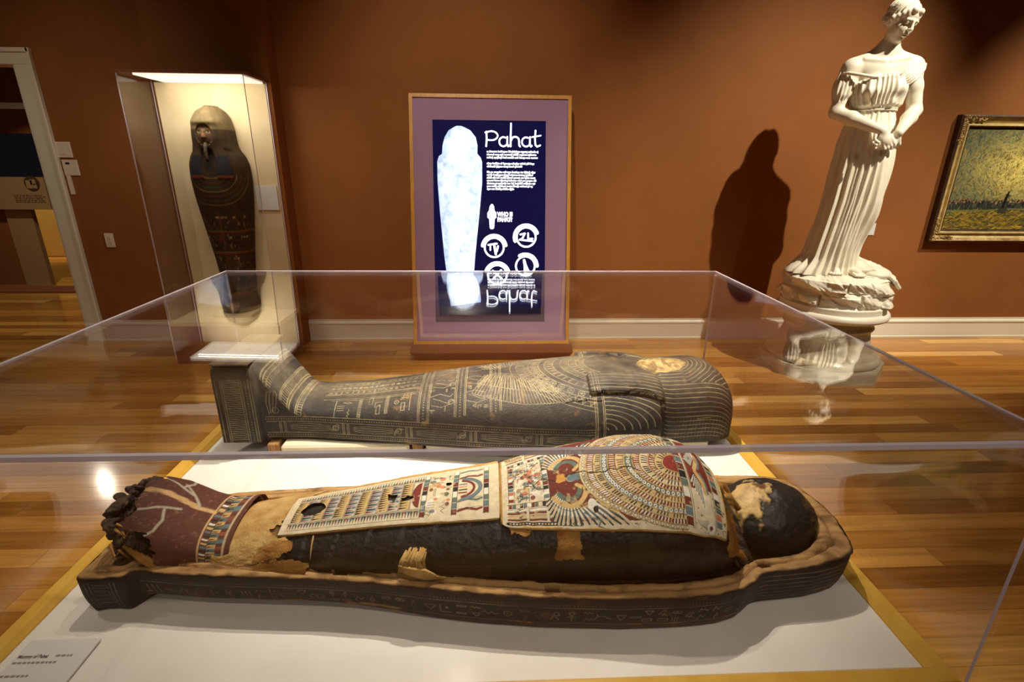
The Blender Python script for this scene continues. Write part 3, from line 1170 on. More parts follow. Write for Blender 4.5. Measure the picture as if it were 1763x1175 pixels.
    f_ = np.clip(NZ2.fbm(XX*6, a*9, 5)*1.7-.55, 0, 1)[..., None]
    f_ = f_*.75*sstep(.10, .26, b)[..., None]
    c = base*(1-f_)+dust*f_
    tan = A3(S(150, 112, 66))
    sc_ = np.clip((NZ.fbm(XX*25+3, a*25, 4)-.71)*9, 0, 1)[..., None]*.5
    c = c*(1-sc_)+tan*sc_
    lc = A3(S(214, 196, 148))
    c = c*(1-.7*line[..., None])+lc*.7*line[..., None]
    c = np.where(crack[..., None] > 0, A3(S(24, 18, 13)), c)
    fc = A3(S(206, 178, 118))*(.7+.55*NZ.fbm(XX*60, YY*60, 4))[..., None]
    dk = np.clip((NZ2.fbm(XX*45, YY*45, 3)-.56)*7, 0, 1)[..., None]*.6
    fc = fc*(1-dk)+A3(S(110, 78, 44))*dk
    c = c*(1-face[..., None])+fc*face[..., None]
    Wd = Q+np.array([0, LY, LZ])
    # closed ends
    rows_ = []
    crow = []
    for (e, cc) in ((0, -1), (-1, 1)):
        ring_ = Wd[e]
        mid = ring_.mean(0)
        rr_ = []
        cr_ = []
        for f in (.66, .33, .0):
            rr_.append(mid+(ring_-mid)*f)
            cr_.append(np.repeat(base[None], NT, 0))
        rows_.append(rr_)
        crow.append(cr_)
    Wd = np.concatenate([np.array(rows_[0])[::-1], Wd, np.array(rows_[1])])
    c = np.concatenate([np.array(crow[0])[::-1], c, np.array(crow[1])])
    body = gridmesh('lid_shell', Wd, MT['lid'], root, c, flip=True)
    # worn top board of the foot slab
    g = Geo().box(-1.024, -.882, LY-.173, LY+.173, LZ+.317, LZ+.325, .003)
    g.build('foot_board', MT['rawwood_dark'], root, local=False)
    return root


MT['rawwood_dark'] = mat('worn_dark_wood', S(112, 92, 66), 0.75, color2=S(72, 58, 42), nscale=24, bump=0.3, bscale=90, stretch=(1, .3, 1))
build_lid()

# supports under the lid
sx = [(-0.80, -0.315), (-0.25, 0.36), (0.42, 0.86)]
lbl = ['cream padded mount under the legs of the coffin lid', 'cream padded mount under the middle of the coffin lid', 'cream padded mount under the head of the coffin lid']
for (x0, x1), lb in zip(sx, lbl):
    o = Geo().box(x0, x1, LY-.20, LY+.20, HP, LZ-.001, .008).build('mount_pad', MT['foam'])
    props(o, lb, 'mount', 'pads under the coffin lid')
for (x0, lb) in ((-0.855, 'small wood block under the foot end of the coffin lid'), (-.305, 'small dark wood block between two pads under the coffin lid')):
    o = Geo().box(x0, x0+.04, LY-.185, LY+.185, HP, LZ-.001, .003).build('support_block', MT['block_wood'])
    props(o, lb, 'wood block', 'blocks under the coffin lid')

# ------------------------------------------------------------------ coffin trough
TYC = 1.19


def build_trough():
    root = empty('coffin_trough', (-0.02, TYC, HP), 0, 'open black wooden coffin trough with engraved picture signs, holding the mummy', 'coffin')
    near = [(-1.003, .030), (-1.005, .165), (-.998, .172), (-.90, .172), (-.893, .165), (-.885, .148), (-.86, .150), (-.73, .168), (-.57, .180), (-.42, .190), (-.29, .204), (-.15, .228), (0, .250),
            (.15, .266), (.30, .275), (.45, .274), (.55, .266), (.61, .250), (.650, .226), (.672, .208), (.69, .203), (.74, .200), (.82, .192), (.88, .178), (.922, .162), (.940, .146), (.957, .108), (.970, .06), (.977, .02)]
    far = [(x, w+(.012 if x > .66 else 0)) for x, w in near]
    pts = [(x, -w) for x, w in near]+[(x, w) for x, w in far[::-1]]
    pts = np.array(pts)
    cl = np.vstack([pts, pts[:1]])
    L = np.concatenate([[0], np.cumsum(np.hypot(*np.diff(cl, axis=0).T))])
    NS = 2400
    s = np.linspace(0, L[-1], NS, endpoint=False)
    ox = np.interp(s, L, cl[:, 0])
    oy = np.interp(s, L, cl[:, 1])

    def csm(v, k):
        p = np.concatenate([v[-k:], v, v[:k]])
        return np.convolve(p, np.ones(2*k+1)/(2*k+1), 'same')[k:-k]
    ox, oy = csm(ox, 5), csm(oy, 5)
    tx = np.roll(ox, -3)-np.roll(ox, 3)
    ty = np.roll(oy, -3)-np.roll(oy, 3)
    l = np.hypot(tx, ty)
    nxn, nyn = ty/l, -tx/l        # outward for counter-clockwise order
    tx_s = csm(nxn, 18)
    ty_s = csm(nyn, 18)
    zb = .004+.024*sstep(-.89, -.86, ox)*(1-sstep(-.45, -.05, ox))
    zt = .116+.004*(NZ.fbm(ox*6+3, oy*6, 3)-.5)+.012*sstep(.70, .95, ox)
    NR = 64
    f = np.linspace(0, 1, NR)[None, :]
    ZZ = zb[:, None]+(zt-zb)[:, None]*f
    bul = .012*np.sin(f*math.pi*.55)-.010*(1-f)**3      # slightly rounded underside edge
    OX = ox[:, None]+tx_s[:, None]*(bul-.010)
    OY = oy[:, None]+ty_s[:, None]*(bul-.010)
    # engraving
    r = np.random.RandomState(8)
    cv = Canvas(-1.02, 1.0, 0, .14, .001)
    on = (1, 1, 1)
    for yb, wd in ((.100, .0018), (.030, .0018), (.020, .0016), (.088, .0018)):
        if yb in (.100, .020):
            for x in np.arange(-.86, .62, .0085):
                cv.disc(x, yb-.004, .0016, on, .7)
        else:
            cv.line((-.87, yb), (.64, yb), wd, on)
    x = -.845
    while x < .62:
        h = r.uniform(.026, .046)
        if r.rand() < .45:
            glyph(cv, x, .073, .023, .0021, on, r)
            glyph(cv, x+r.uniform(-.004, .004), .046, .023, .0021, on, r)
            x += .034
        else:
            glyph(cv, x, .059, h, .0021, on, r)
            x += h*.75+.012
    for xb in (-.985, -.975, -.925, -.915):
        cv.line((xb, .015), (xb, .105), .0018, on)
    for (a, b_) in ((.035, .05), (.065, .08), (.09, .098)):
        cv.pl([(-.968, a), (-.932, a), (-.932, b_), (-.968, b_)], .0018, on)
    for k in range(7):
        cv.line((.67, .018+k*.0145), (.95, .016+k*.0145), .0019, on)
    m = cv.sample(np.repeat(ox[:, None], NR, 1), ZZ)[..., 0]
    m = m*np.clip(1.6*NZ.fbm(OX*18, ZZ*40+OY*9, 3)-.2, .15, 1)
    nr3 = np.stack([np.repeat(tx_s[:, None], NR, 1), np.repeat(ty_s[:, None], NR, 1), 0*ZZ], -1)
    Q = np.stack([OX, OY+TYC, ZZ+HP], -1)-nr3*(.001*m+.003*(NZ2.fbm(OX*16+OY*7, ZZ*22, 3)-.5))[..., None]
    base = A3(S(23, 21, 21))
    c = np.repeat(np.repeat(base[None, None], NS, 0), NR, 1)*(.8+.4*NZ.fbm(OX*12, ZZ*30+OY*8, 3))[..., None]
    wr = np.clip((NZ2.fbm(OX*20+2, ZZ*60+OY*11, 4)-.63)*8, 0, 1)*(f < .25)
    c = c*(1-wr[..., None])+A3(S(150, 108, 60))*wr[..., None]
    wr2 = np.clip((NZ.fbm(OX*14+9, ZZ*20+OY*5, 4)-.68)*9, 0, 1)*.4
    c = c*(1-wr2[..., None])+A3(S(104, 64, 40))*wr2[..., None]
    c = c*(1-.8*m[..., None])+A3(S(160, 138, 122))*.8*m[..., None]
    gridmesh('outer_wall', Q, MT['lid'], root, c, wu=True, flip=True)
    # rim and inside
    d = np.array([-.002, .000, .004, .013, .021, .0225, .0245, .026, .032, .038, .043, .044, .044, .047, .053])
    hz = np.array([-.003, .001, .004, .0045, .004, -.002, -.003, .006, .0075, .007, .004, -.02, -.05, -.08, -.086])
    D = np.repeat(d[None], NS, 0)
    jag = .008*(NZ.fbm(ox[:, None]*34, oy[:, None]*34+D*60, 4)-.5)
    D = D*(1+.75*sstep(.80, .93, ox))[:, None]
    RX = ox[:, None]-tx_s[:, None]*(D+jag)
    RY = oy[:, None]-ty_s[:, None]*(D+jag)
    RZ = zt[:, None]+hz[None]+.006*(NZ2.fbm(RX*26, RY*40, 4)-.5)
    RZ = np.maximum(RZ, .022)
    # mortise slots
    for mx in (-.86, -.37, .145, .69):
        for sd in (-1, 1):
            mk_ = (np.abs(RX-mx) < .017)*(np.sign(RY) == sd)*((D > .013) & (D < .033))
            RZ = RZ-.014*mk_
    wc = A3(S(200, 162, 108))
    wc2 = A3(S(148, 108, 64))
    ff = NZ.fbm(RX*5+2, RY*60, 4)[..., None]
    c = wc*(1-ff)+wc2*ff
    sp = np.clip((NZ2.fbm(RX*22+5, RY*40, 4)-.54)*6, 0, 1)[..., None]*.65
    c = c*(1-sp)+A3(S(96, 66, 42))*sp
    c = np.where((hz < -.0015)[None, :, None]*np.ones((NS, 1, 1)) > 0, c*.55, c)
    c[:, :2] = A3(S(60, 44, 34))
    for mx in (-.86, -.37, .145, .69):
        mk_ = (np.abs(RX-mx) < .017)*((D > .013) & (D < .033))
        c = np.where(mk_[..., None], A3(S(84, 52, 30)), c)
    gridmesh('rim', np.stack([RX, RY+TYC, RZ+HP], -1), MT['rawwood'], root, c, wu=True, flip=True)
    # inside floor
    ring = np.stack([RX[:, -1], RY[:, -1]+TYC, 0*ox+.030+HP], -1)[::6]
    mid = ring.copy()
    mid[:, 1] = TYC
    mid[:, 0] = np.clip(mid[:, 0], -.93, .90)
    fl = np.stack([ring, (ring+mid)/2, mid], 1)
    cc = np.repeat(np.repeat(A3(S(92, 62, 38))[None, None], len(ring), 0), 3, 1)
    gridmesh('inner_floor', fl, MT['rawwood'], root, cc, wu=True, flip=True, smooth=False)
    ring2 = ring.copy()
    ring2[:, 2] = HP+.006
    mid2 = mid.copy()
    mid2[:, 2] = HP+.006
    gridmesh('underside', np.stack([ring2, mid2], 1), MT['rawwood'], root, np.repeat(cc[:, :1], 2, 1), wu=True, smooth=False)
    g = Geo().box(-.992, -.940, TYC-.150, TYC+.158, HP+.05, HP+.1225, .004)
    g.build('foot_ledge', MT['block_wood'], root, local=False)
    # loose plank piece on the far rim by the foot
    g = Geo().box(-1.00, -.86, TYC+.128, TYC+.170, HP+.120, HP+.132, .003)
    o = g.build('loose_rim_piece', MT['block_wood'], root, local=False)
    return root


build_trough()

# ------------------------------------------------------------------ mummy
MYC = 1.165


def body_dims(X):
    w = interp([(-.70, .115), (-.60, .122), (-.45, .138), (-.25, .160), (0, .188), (.2, .206), (.38, .216), (.50, .210), (.57, .190), (.615, .15), (.645, .11), (.66, .09)], X)
    zt = interp([(-.70, .592), (-.60, .606), (-.45, .632), (-.25, .668), (0, .705), (.2, .745), (.36, .778), (.46, .782), (.53, .764), (.58, .725), (.62, .672), (.645, .63), (.66, .61)], X)
    return w, zt


def body_pt(X, ph, off=0.0):
    X = np.asarray(X, float)
    w, zt = body_dims(X)
    zb = HP+.032
    hz = (zt-zb)/2
    zc = zb+hz
    y = MYC+(w+off)*np.sin(ph)
    z = zc+(hz+off)*np.cos(ph)
    return np.stack([X+0*y, y, z], -1)


def build_mummy():
    root = empty('mummy', (-0.05, MYC, HP+.03), 0, 'wrapped mummy with painted cartonnage plates lying in the open coffin', 'mummy')
    # wrapped body
    X = np.linspace(-.70, .655, 300)
    ph = np.linspace(-math.pi, math.pi, 200, endpoint=False)
    XX, PH = np.meshgrid(X, ph, indexing='ij')
    off = .006*(NZ.fbm(XX*7, np.sin(PH)*3+np.cos(PH)*2, 4)-.5)
    # bandage edges run round the body
    bx2 = (XX+.02*np.sin(PH*2+XX*5))/.075
    off = off+.0035*((bx2 % 1)-.5)
    P = body_pt(XX, PH, off)
    n = NZ2.fbm(XX*9+4, PH*3, 5)
    c = A3(S(29, 26, 24))*(.65+.75*n)[..., None]
    g = np.clip((NZ.fbm(XX*5+7, PH*2.2, 4)-.55)*5, 0, 1)[..., None]*.35
    c = c*(1-g)+A3(S(84, 76, 62))*g
    ln = (np.abs((bx2 % 1)-.5) > .485)[..., None]*.5
    c = c*(1-ln)+A3(S(22, 18, 15))*ln
    # tan linen where the shins are bare of resin
    tn = (1-sstep(-.56, -.50, XX+.08*(NZ.fbm(PH*3, XX*20, 3)-.5)))[..., None]
    c = c*(1-tn)+A3(S(178, 134, 74))*(.7+.5*n)[..., None]*tn
    gridmesh('wrapped_body', P, MT['wrap'], root, c, wv=True)

    # ---- torn linen patches on the wraps
    def patch(name, poly, m, off=.004, seed=1, rip=.30, res=.0022):
        Pp = np.array(poly, float)
        x0, x1 = Pp[:, 0].min()-.02, Pp[:, 0].max()+.02
        p0, p1 = Pp[:, 1].min()-.1, Pp[:, 1].max()+.1
        nx_ = int((x1-x0)/res)+2
        np_ = int((p1-p0)/(res/.18))+2
        XX, PH = np.meshgrid(np.linspace(x0, x1, nx_), np.linspace(p0, p1, np_), indexing='ij')
        jx = .03*rip*2*(NZ.fbm(XX*60+seed, PH*12, 4)-.5)
        jp = .3*rip*2*(NZ2.fbm(XX*60+seed*3, PH*12+seed, 4)-.5)
        a, b = XX+jx, PH+jp
        ins = np.zeros(XX.shape, bool)
        for i in range(len(Pp)):
            xa, ya = Pp[i]
            xb, yb = Pp[(i+1) % len(Pp)]
            if ya == yb:
                continue
            ins ^= ((ya > b) != (yb > b)) & (a < (xb-xa)*(b-ya)/(yb-ya)+xa)
        o = off+.010*np.maximum(0, NZ.fbm(XX*18+seed*5, PH*4+seed, 3)-.42)
        return gridmesh(name, body_pt(XX, PH, o), m, root, mask=ins, local=False)
    patch('linen_wrap', [(-.70, -1.5), (-.52, -1.15), (-.50, -.8), (-.57, -.55), (-.52, -.3), (-.50, .2), (-.45, .75), (-.70, .85)], MT['linen_pale'], .005, 2)
    patch('linen_scrap', [(-.60, -1.6), (-.585, -1.25), (-.50, -1.18), (-.44, -1.28), (-.455, -1.55), (-.52, -1.7)], MT['linen'], .012, 3)
    patch('linen_scrap', [(-.50, -.75), (-.58, -.9), (-.60, -1.3), (-.53, -1.2), (-.49, -.95)], MT['linen'], .008, 4)
    patch('linen_scrap', [(.03, -.75), (.05, -.95), (.075, -1.02), (.11, -.92), (.115, -.72)], MT['linen'], .004, 5)
    patch('linen_scrap', [(.16, -.8), (.155, -1.2), (.145, -1.4), (.215, -1.42), (.212, -1.0), (.205, -.8)], MT['linen'], .004, 6)
    patch('linen_scrap', [(.255, -.9), (.25, -1.04), (.29, -1.06), (.30, -.9)], MT['linen'], .004, 7)
    patch('linen_strip', [(-.49, .22), (-.05, .2), (.02, .2), (.02, .62), (-.2, .62), (-.49, .5)], MT['linen_pale'], .004, 8, .2)
    patch('linen_scrap', [(.57, -1.5), (.565, -.9), (.60, -.6), (.62, -.9), (.625, -1.5)], MT['linen'], .006, 9)
    patch('linen_scrap', [(.10, .3), (.2, .3), (.42, .5), (.56, .5), (.56, 1.1), (.3, 1.2), (.12, .9)], MT['linen_pale'], .004, 12, .15)
    # knotted strip of linen on the near side
    g = Geo()
    rr = random.Random(4)
    for k in range(26):
        f_ = k/25.0
        xk = -.215+.050*f_+rr.uniform(-.004, .004)
        p0 = body_pt(xk+.010, -1.12+rr.uniform(-.06, .04), .005)
        p1 = body_pt(xk+.004*math.sin(k*1.7), -1.34, .011+.004*math.sin(k*2.1))
        p2 = body_pt(xk-.006+.05*max(0, f_-.6), -1.58-.12*f_, .010)
        g.tube([p0, p1, p2], [.0022, .0042, .0030], 5)
    for k in range(5):
        g.tube([body_pt(-.222+.002*k, -1.40-.03*k, .014), body_pt(-.19, -1.44-.03*k, .019), body_pt(-.158, -1.50-.05*k, .014), body_pt(-.125+.004*k, -1.70, .010)], [.003, .0042, .0042, .003], 5)
    g.build('linen_knot', MT['linen_pale'], root, True, local=False)
    # pale drip line
    g = Geo()
    g.tube([body_pt(-.445, t, .002) for t in np.linspace(-.72, -1.25, 6)], [.002, .0025, .0022, .002, .0015, .001], 5)
    g.build('resin_crack', MT['linen_pale'], root, True, local=False)

    CRM = A3(S(216, 202, 170))
    RED = A3(S(114, 52, 42))
    BLU = A3(S(104, 122, 126))
    DRK = A3(S(44, 42, 38))
    GRN = A3(S(98, 112, 98))
    OCH = A3(S(202, 170, 112))
    WHT = A3(S(226, 220, 204))
    PINK = A3(S(196, 120, 92))
    cyc = [RED, BLU, DRK, GRN]
    # ---- leg plate
    Wl = .175
    cv = Canvas(-.535, .04, 0, Wl, .0006, CRM)
    xa, xb = -.520, .022

    def tri(p, q, r_, col):
        cv.poly([p, q, r_], col)
    n = 46
    st = (xb-.19-xa)/n
    for k in range(n):
        x = xa+.004+k*st
        for (y0, dr_) in ((.014, 1), (Wl-.014, -1)):
            cv.rect(x, x+st, min(y0, y0+dr_*.021), max(y0, y0+dr_*.021), cyc[k % 4])
            tri((x, y0), (x+st, y0), (x+st/2, y0+dr_*.020), CRM if dr_ > 0 else CRM)
    lines = [.012, .037, .040, Wl-.040, Wl-.037, Wl-.012]
    for yb in lines:
        cv.line((xa, yb), (xb-.19, yb), .0013, DRK)
    x0 = xa+.006
    nc = 11
    cw = (xb-.215-x0)/nc
    for k in range(nc):
        xl = x0+k*cw
        cv.rect(xl, xl+cw*.86, .042, Wl-.042, OCH if k % 2 == 0 else A3(S(216, 200, 168)))
        m_ = 11
        hh = (Wl-.084)/m_
        for j in range(m_):
            yb = .042+j*hh
            col = DRK if k % 2 == 0 else cyc[(j+k) % 2]
            if k % 2:
                cv.rect(xl, xl+cw*.84, yb, yb+hh, cyc[1] if j % 2 else A3(S(190, 184, 170)))
                col = RED if j % 2 == 0 else DRK
            tri((xl, yb+hh*.1), (xl, yb+hh*.9), (xl+cw*.8, yb+hh*.5), col)
        cv.line((xl+cw*.90, .041), (xl+cw*.90, Wl-.041), .0014, DRK)
        cv.line((xl+cw*.985, .041), (xl+cw*.985, Wl-.041), .0012, RED)
    xe = xb-.205
    pts = [(xe+.012, .044)]+[(xe+.012-.022*math.sin(t), .0875-.0435*math.cos(t)) for t in np.linspace(0, math.pi, 16)]
    cv.poly(pts, A3(S(120, 52, 44)))
    cv.pl(pts[1:], .0015, DRK)

    def band_x(x, w, y0, y1, n=9):
        h = (y1-y0)/n
        for j in range(n):
            cv.rect(x, x+w, y0+j*h+.0008, y0+(j+1)*h-.0008, [RED, WHT, BLU, DRK, GRN][(j*2) % 5])
        cv.line((x, y0), (x, y1), .0013, DRK)
        cv.line((x+w, y0), (x+w, y1), .0013, DRK)
    band_x(xb-.188, .013, .014, Wl-.014)
    band_x(xb-.105, .013, .014, Wl-.014)
    band_x(xb-.022, .013, .014, Wl-.014)
    r = np.random.RandomState(12)
    for k in range(26):
        px, py = r.uniform(xb-.168, xb-.112), r.uniform(.022, Wl-.022)
        cv.disc(px, py, r.uniform(.004, .010), [RED, WHT, BLU, PINK, OCH, WHT, GRN][r.randint(7)], .9, sy=r.uniform(.4, 1.2))
    for k in range(12):
        px, py = r.uniform(xb-.168, xb-.112), r.uniform(.022, Wl-.022)
        glyph(cv, px, py, .022, .0012, DRK, r, True)
    for j, yb in enumerate(np.linspace(.024, Wl-.026, 6)):
        if j in (2, 3):
            continue
        cv.pl([(xb-.088, yb), (xb-.065, yb+.006), (xb-.04, yb+.001), (xb-.027, yb+.005)], .006, [RED, GRN, RED, GRN, RED, BLU][j])
        cv.pl([(xb-.088, yb+.005), (xb-.03, yb+.009)], .0012, DRK)
    cv.pl([(xb-.090+.058*math.sin(t), .0875-.034*math.cos(t)) for t in np.linspace(.2, math.pi-.2, 20)], .010, BLU)
    cv.pl([(xb-.088+.040*math.sin(t), .0875-.026*math.cos(t)) for t in np.linspace(.2, math.pi-.2, 20)], .007, RED)
    cv.pl([(xb-.090+.064*math.sin(t), .0875-.038*math.cos(t)) for t in np.linspace(.2, math.pi-.2, 20)], .0013, DRK)
    for k in range(4):
        cv.line((xb-.088, .074+.009*k), (xb-.068, .074+.009*k), .004, [RED, DRK, PINK, BLU][k])
    NXp, NVp = 480, 170
    T, V = np.meshgrid(np.linspace(0, 1, NXp), np.linspace(0, 1, NVp), indexing='ij')
    Xp = -.532+.552*T+.012*(V-.5)*(1-T)
    plo = -.66-.06*T
    phi_ = .30+.06*T
    PH = plo+(phi_-plo)*V+.02*(NZ.fbm(T*18, V*.5, 3)-.5)*((V < .03) | (V > .97))
    col = cv.sample(-.535+.575*T, V*Wl)
    dmg = NZ.fbm(T*16+3, V*6, 4)
    holes = (np.hypot((T-.125)/.062, (V-.52)/.17)+.5*(NZ2.fbm(T*30, V*10, 3)-.5) < .9)
    gh = (np.hypot((T-.50)/.035, (V-.50)/.10)+1.3*(NZ2.fbm(T*40, V*12, 3)-.5) < .75) | (np.hypot((T-.58)/.04, (V-.44)/.045)+1.2*(NZ2.fbm(T*40+7, V*12, 3)-.5) < .7) | (np.hypot((T-.765)/.02, (V-.62)/.05)+1.0*(NZ2.fbm(T*40+3, V*12, 3)-.5) < .6)
    chip = np.clip((NZ2.fbm(T*38, V*13, 4)-.68)*10, 0, 1)[..., None]*.6
    col = col*(1-chip)+A3(S(212, 188, 140))*chip
    P = body_pt(Xp, PH, .009+.002*(dmg-.5))
    m_ = ~(holes | gh)
    gridmesh('leg_plate', P, MT['painted'], root, col, mask=m_)
    # pale edge so that the plate has thickness
    g = Geo()
    for (fn) in (lambda t: body_pt(-.532+.552*t-.006*(1-t), -.66-.06*t, .004), lambda t: body_pt(-.532+.552*t+.006*(1-t), .30+.06*t, .004)):
        g.tube([fn(t) for t in np.linspace(0, 1, 40)], .0048, 6)
    for xe_, a0, a1 in ((-.532, -.66, .30), (.020, -.72, .36)):
        g.tube([body_pt(xe_, t, .004) for t in np.linspace(a0, a1, 16)], .0048, 6)
    o = g.build('leg_plate_edge', MT['linen_pale'], root, True, local=False)

    # ---- chest plate
    Wc = .36
    xs, xe = .030, .585
    cv = Canvas(xs, xe, 0, Wc, .0006, CRM)
    yc = Wc*.41
    BRN = A3(S(110, 52, 42))
    # dark red field behind the winged figure and the collar
    cv.rect(.145, .42, .02, Wc-.02, BRN)
    # left scene block
    cv.rect(.044, .148, .030, Wc-.030, CRM)

    def band_y(y, h, x0, x1, n):
        s_ = (x1-x0)/n
        for j in range(n):
            cv.rect(x0+j*s_+.0006, x0+(j+1)*s_-.0006, y, y+h, [RED, WHT, BLU, DRK, CRM, GRN][(j*5) % 6])
        cv.line((x0, y), (x1, y), .0014, DRK)
        cv.line((x0, y+h), (x1, y+h), .0014, DRK)
    for (y0_, sg_) in ((.0, 1), (Wc, -1)):
        yy = y0_+sg_*.014
        cv.line((.046, yy), (.215, yy), .012, DRK)
        for x in np.arange(.05, .212, .0075):
            cv.disc(x, yy, .0026, WHT if int(x*1000) % 2 else OCH)
        for k_, (o_, cc) in enumerate(((.028, RED), (.040, OCH), (.052, RED), (.062, WHT))):
            cv.line((.046, y0_+sg_*o_), (.185-.0*k_, y0_+sg_*o_), .007, cc)
            cv.line((.046, y0_+sg_*(o_+.005)), (.185, y0_+sg_*(o_+.005)), .0012, DRK)
        for x in (.092, .14):
            cv.line((x, y0_+sg_*.024), (x, y0_+sg_*.066), .006, CRM)
            cv.line((x+.004, y0_+sg_*.024), (x+.004, y0_+sg_*.066), .001, DRK)
        band_y(min(y0_+sg_*.072, y0_+sg_*.088), .016, .046, .165, 13)
    for j in range(11):
        h = (Wc-.19)/11
        cv.rect(.048, .060, .095+j*h+.001, .095+(j+1)*h-.001, [RED, BLU, WHT, DRK, PINK][(j*2) % 5])
        cv.rect(.135, .147, .095+j*h+.001, .095+(j+1)*h-.001, [BLU, RED, WHT, GRN, DRK][(j*2) % 5])
    for x in (.047, .061, .134, .148, .098):
        cv.line((x, .093), (x, Wc-.093), .0014, DRK)
    r = np.random.RandomState(21)
    for k in range(70):
        px, py = r.uniform(.066, .130), r.uniform(.102, Wc-.102)
        cc = [WHT, BLU, RED, PINK, OCH, GRN, WHT, OCH][r.randint(8)]
        if r.rand() < .5:
            cv.disc(px, py, r.uniform(.004, .009), cc, .9, sy=r.uniform(.5, 1.6))
        else:
            cv.line((px, py), (px+r.uniform(-.015, .015), py+r.uniform(-.02, .02)), r.uniform(.003, .006), cc)
    for k in range(34):
        glyph(cv, r.uniform(.068, .128), r.uniform(.104, Wc-.104), .02, .0012, DRK, r, True)
    # wings: fans of feathers sweeping from the figure to both edges
    for sg_ in (-1, 1):
        c0 = (.195, yc+sg_*.018)
        nf = 34
        for k in range(nf):
            f_ = k/(nf-1.0)
            th = math.radians(150-118*f_)
            r0 = .040+.055*f_**1.6
            r1 = r0+.030+.045*f_
            p0 = (c0[0]+r0*math.cos(th)*.8, c0[1]+sg_*r0*math.sin(th)*1.1)
            p1 = (c0[0]+r1*math.cos(th)*.95, c0[1]+sg_*min(r1*math.sin(th)*1.35, yc-.030))
            cv.line(p0, p1, .0050, WHT if k % 2 else A3(S(92, 98, 92)))
            cv.line(((p0[0]*.4+p1[0]*.6), (p0[1]*.4+p1[1]*.6)), p1, .0026, DRK if k % 2 == 0 else OCH)
        cv.pl([(c0[0]+(.040+.055*f_**1.6)*math.cos(math.radians(150-118*f_))*.8, c0[1]+sg_*(.040+.055*f_**1.6)*math.sin(math.radians(150-118*f_))*1.1) for f_ in np.linspace(0, 1, 24)], .004, OCH)
        for (rr_, cc, wd) in ((.034, OCH, .012), (.022, GRN, .012), (.042, DRK, .0014)):
            cv.pl([(c0[0]+rr_*1.25*math.cos(t), c0[1]+sg_*(rr_*math.sin(t)*1.6+.012)) for t in np.linspace(.15, 2.7, 20)], wd, cc)
        cv.pl([(.215, yc+sg_*.025), (.25, yc+sg_*.055), (.27, yc+sg_*.085), (.30, yc+sg_*.105)], .010, OCH)
        cv.disc(.245, yc+sg_*.085, .010, WHT, sy=1.6)
        cv.disc(.252, yc+sg_*.098, .006, DRK, sy=1.4)
        cv.pl([(.225, yc+sg_*.105), (.243, yc+sg_*.12), (.262, yc+sg_*.125), (.255, yc+sg_*.14), (.275, yc+sg_*.15)], .004, BLU)
    cv.disc(.190, yc, .022, BRN, sy=1.4)
    cv.disc(.205, yc, .012, WHT)
    cv.pl([(.205, yc), (.228, yc)], .022, BLU)
    cv.disc(.243, yc, .0135, OCH)
    cv.ring(.243, yc, .0135, .0013, DRK)
    for dy in (-.004, .004):
        cv.disc(.245, yc+dy, .0016, DRK)
    # collar rows
    cx = .470
    rows_c = [(.238, .222, CRM, DRK, 'drop'), (.222, .203, BRN, WHT, 'tick'), (.203, .185, A3(S(196, 176, 130)), DRK, 'tick'), (.185, .168, BLU, WHT, 'dot'),
              (.168, .148, BRN, CRM, 'tick'), (.148, .128, A3(S(200, 180, 132)), RED, 'tick'), (.128, .108, GRN, WHT, 'dot'), (.108, .090, A3(S(112, 46, 38)), CRM, 'tick'),
              (.090, .070, CRM, DRK, 'tick'), (.070, .052, RED, CRM, 'tick'), (.052, .034, A3(S(206, 180, 130)), DRK, 'tick'), (.034, .0, A3(S(132, 50, 42)), None, None)]

    def cpt(rd, th):
        return (cx-rd*math.cos(th)*1.02, yc+rd*math.sin(th)*(.60 if th < 0 else .84))
    for (ra, rb, bg, fg, kind) in rows_c:
        for sgn in (0,):
            pts = [cpt(ra, th) for th in np.linspace(-math.pi/2, math.pi/2, 60)]
            cv.poly(pts, bg)
        cv.pl(pts, .0022, OCH)
        cv.pl([cpt(ra+.0018, th) for th in np.linspace(-math.pi/2, math.pi/2, 60)], .001, DRK)
    for (ra, rb, bg, fg, kind) in rows_c[:-1]:
        rm = (ra+rb)/2
        th = -math.pi/2
        k = 0
        while th < math.pi/2:
            if kind == 'tick':
                cv.line(cpt(ra-.0045, th), cpt(rb+.004, th), .0032, fg if k % 5 else OCH)
            elif kind == 'dot':
                p = cpt(rm, th)
                cv.disc(p[0], p[1], .0044, fg)
                cv.disc(p[0], p[1], .0018, DRK)
            else:
                p = cpt(rm, th)
                cv.ring(p[0], p[1], .0044, .0013, DRK)
            th += (.0072 if kind == 'tick' else .0115)/(rm*.86)
            k += 1
    # column beside the collar and the end block
    cv.rect(cx, cx+.118, 0.01, Wc-.01, CRM)
    nb = 16
    for j in range(nb):
        h = (Wc-.03)/nb
        cv.rect(cx+.002, cx+.018, .015+j*h+.001, .015+(j+1)*h-.001, [BRN, DRK, GRN, WHT, RED, BLU][(j*5) % 6])
    for x in (cx+.001, cx+.019, cx+.024, cx+.085):
        cv.line((x, .012), (x, Wc-.012), .0015, DRK)
    cv.rect(cx+.026, cx+.083, .10, Wc-.10, A3(S(126, 56, 44)))
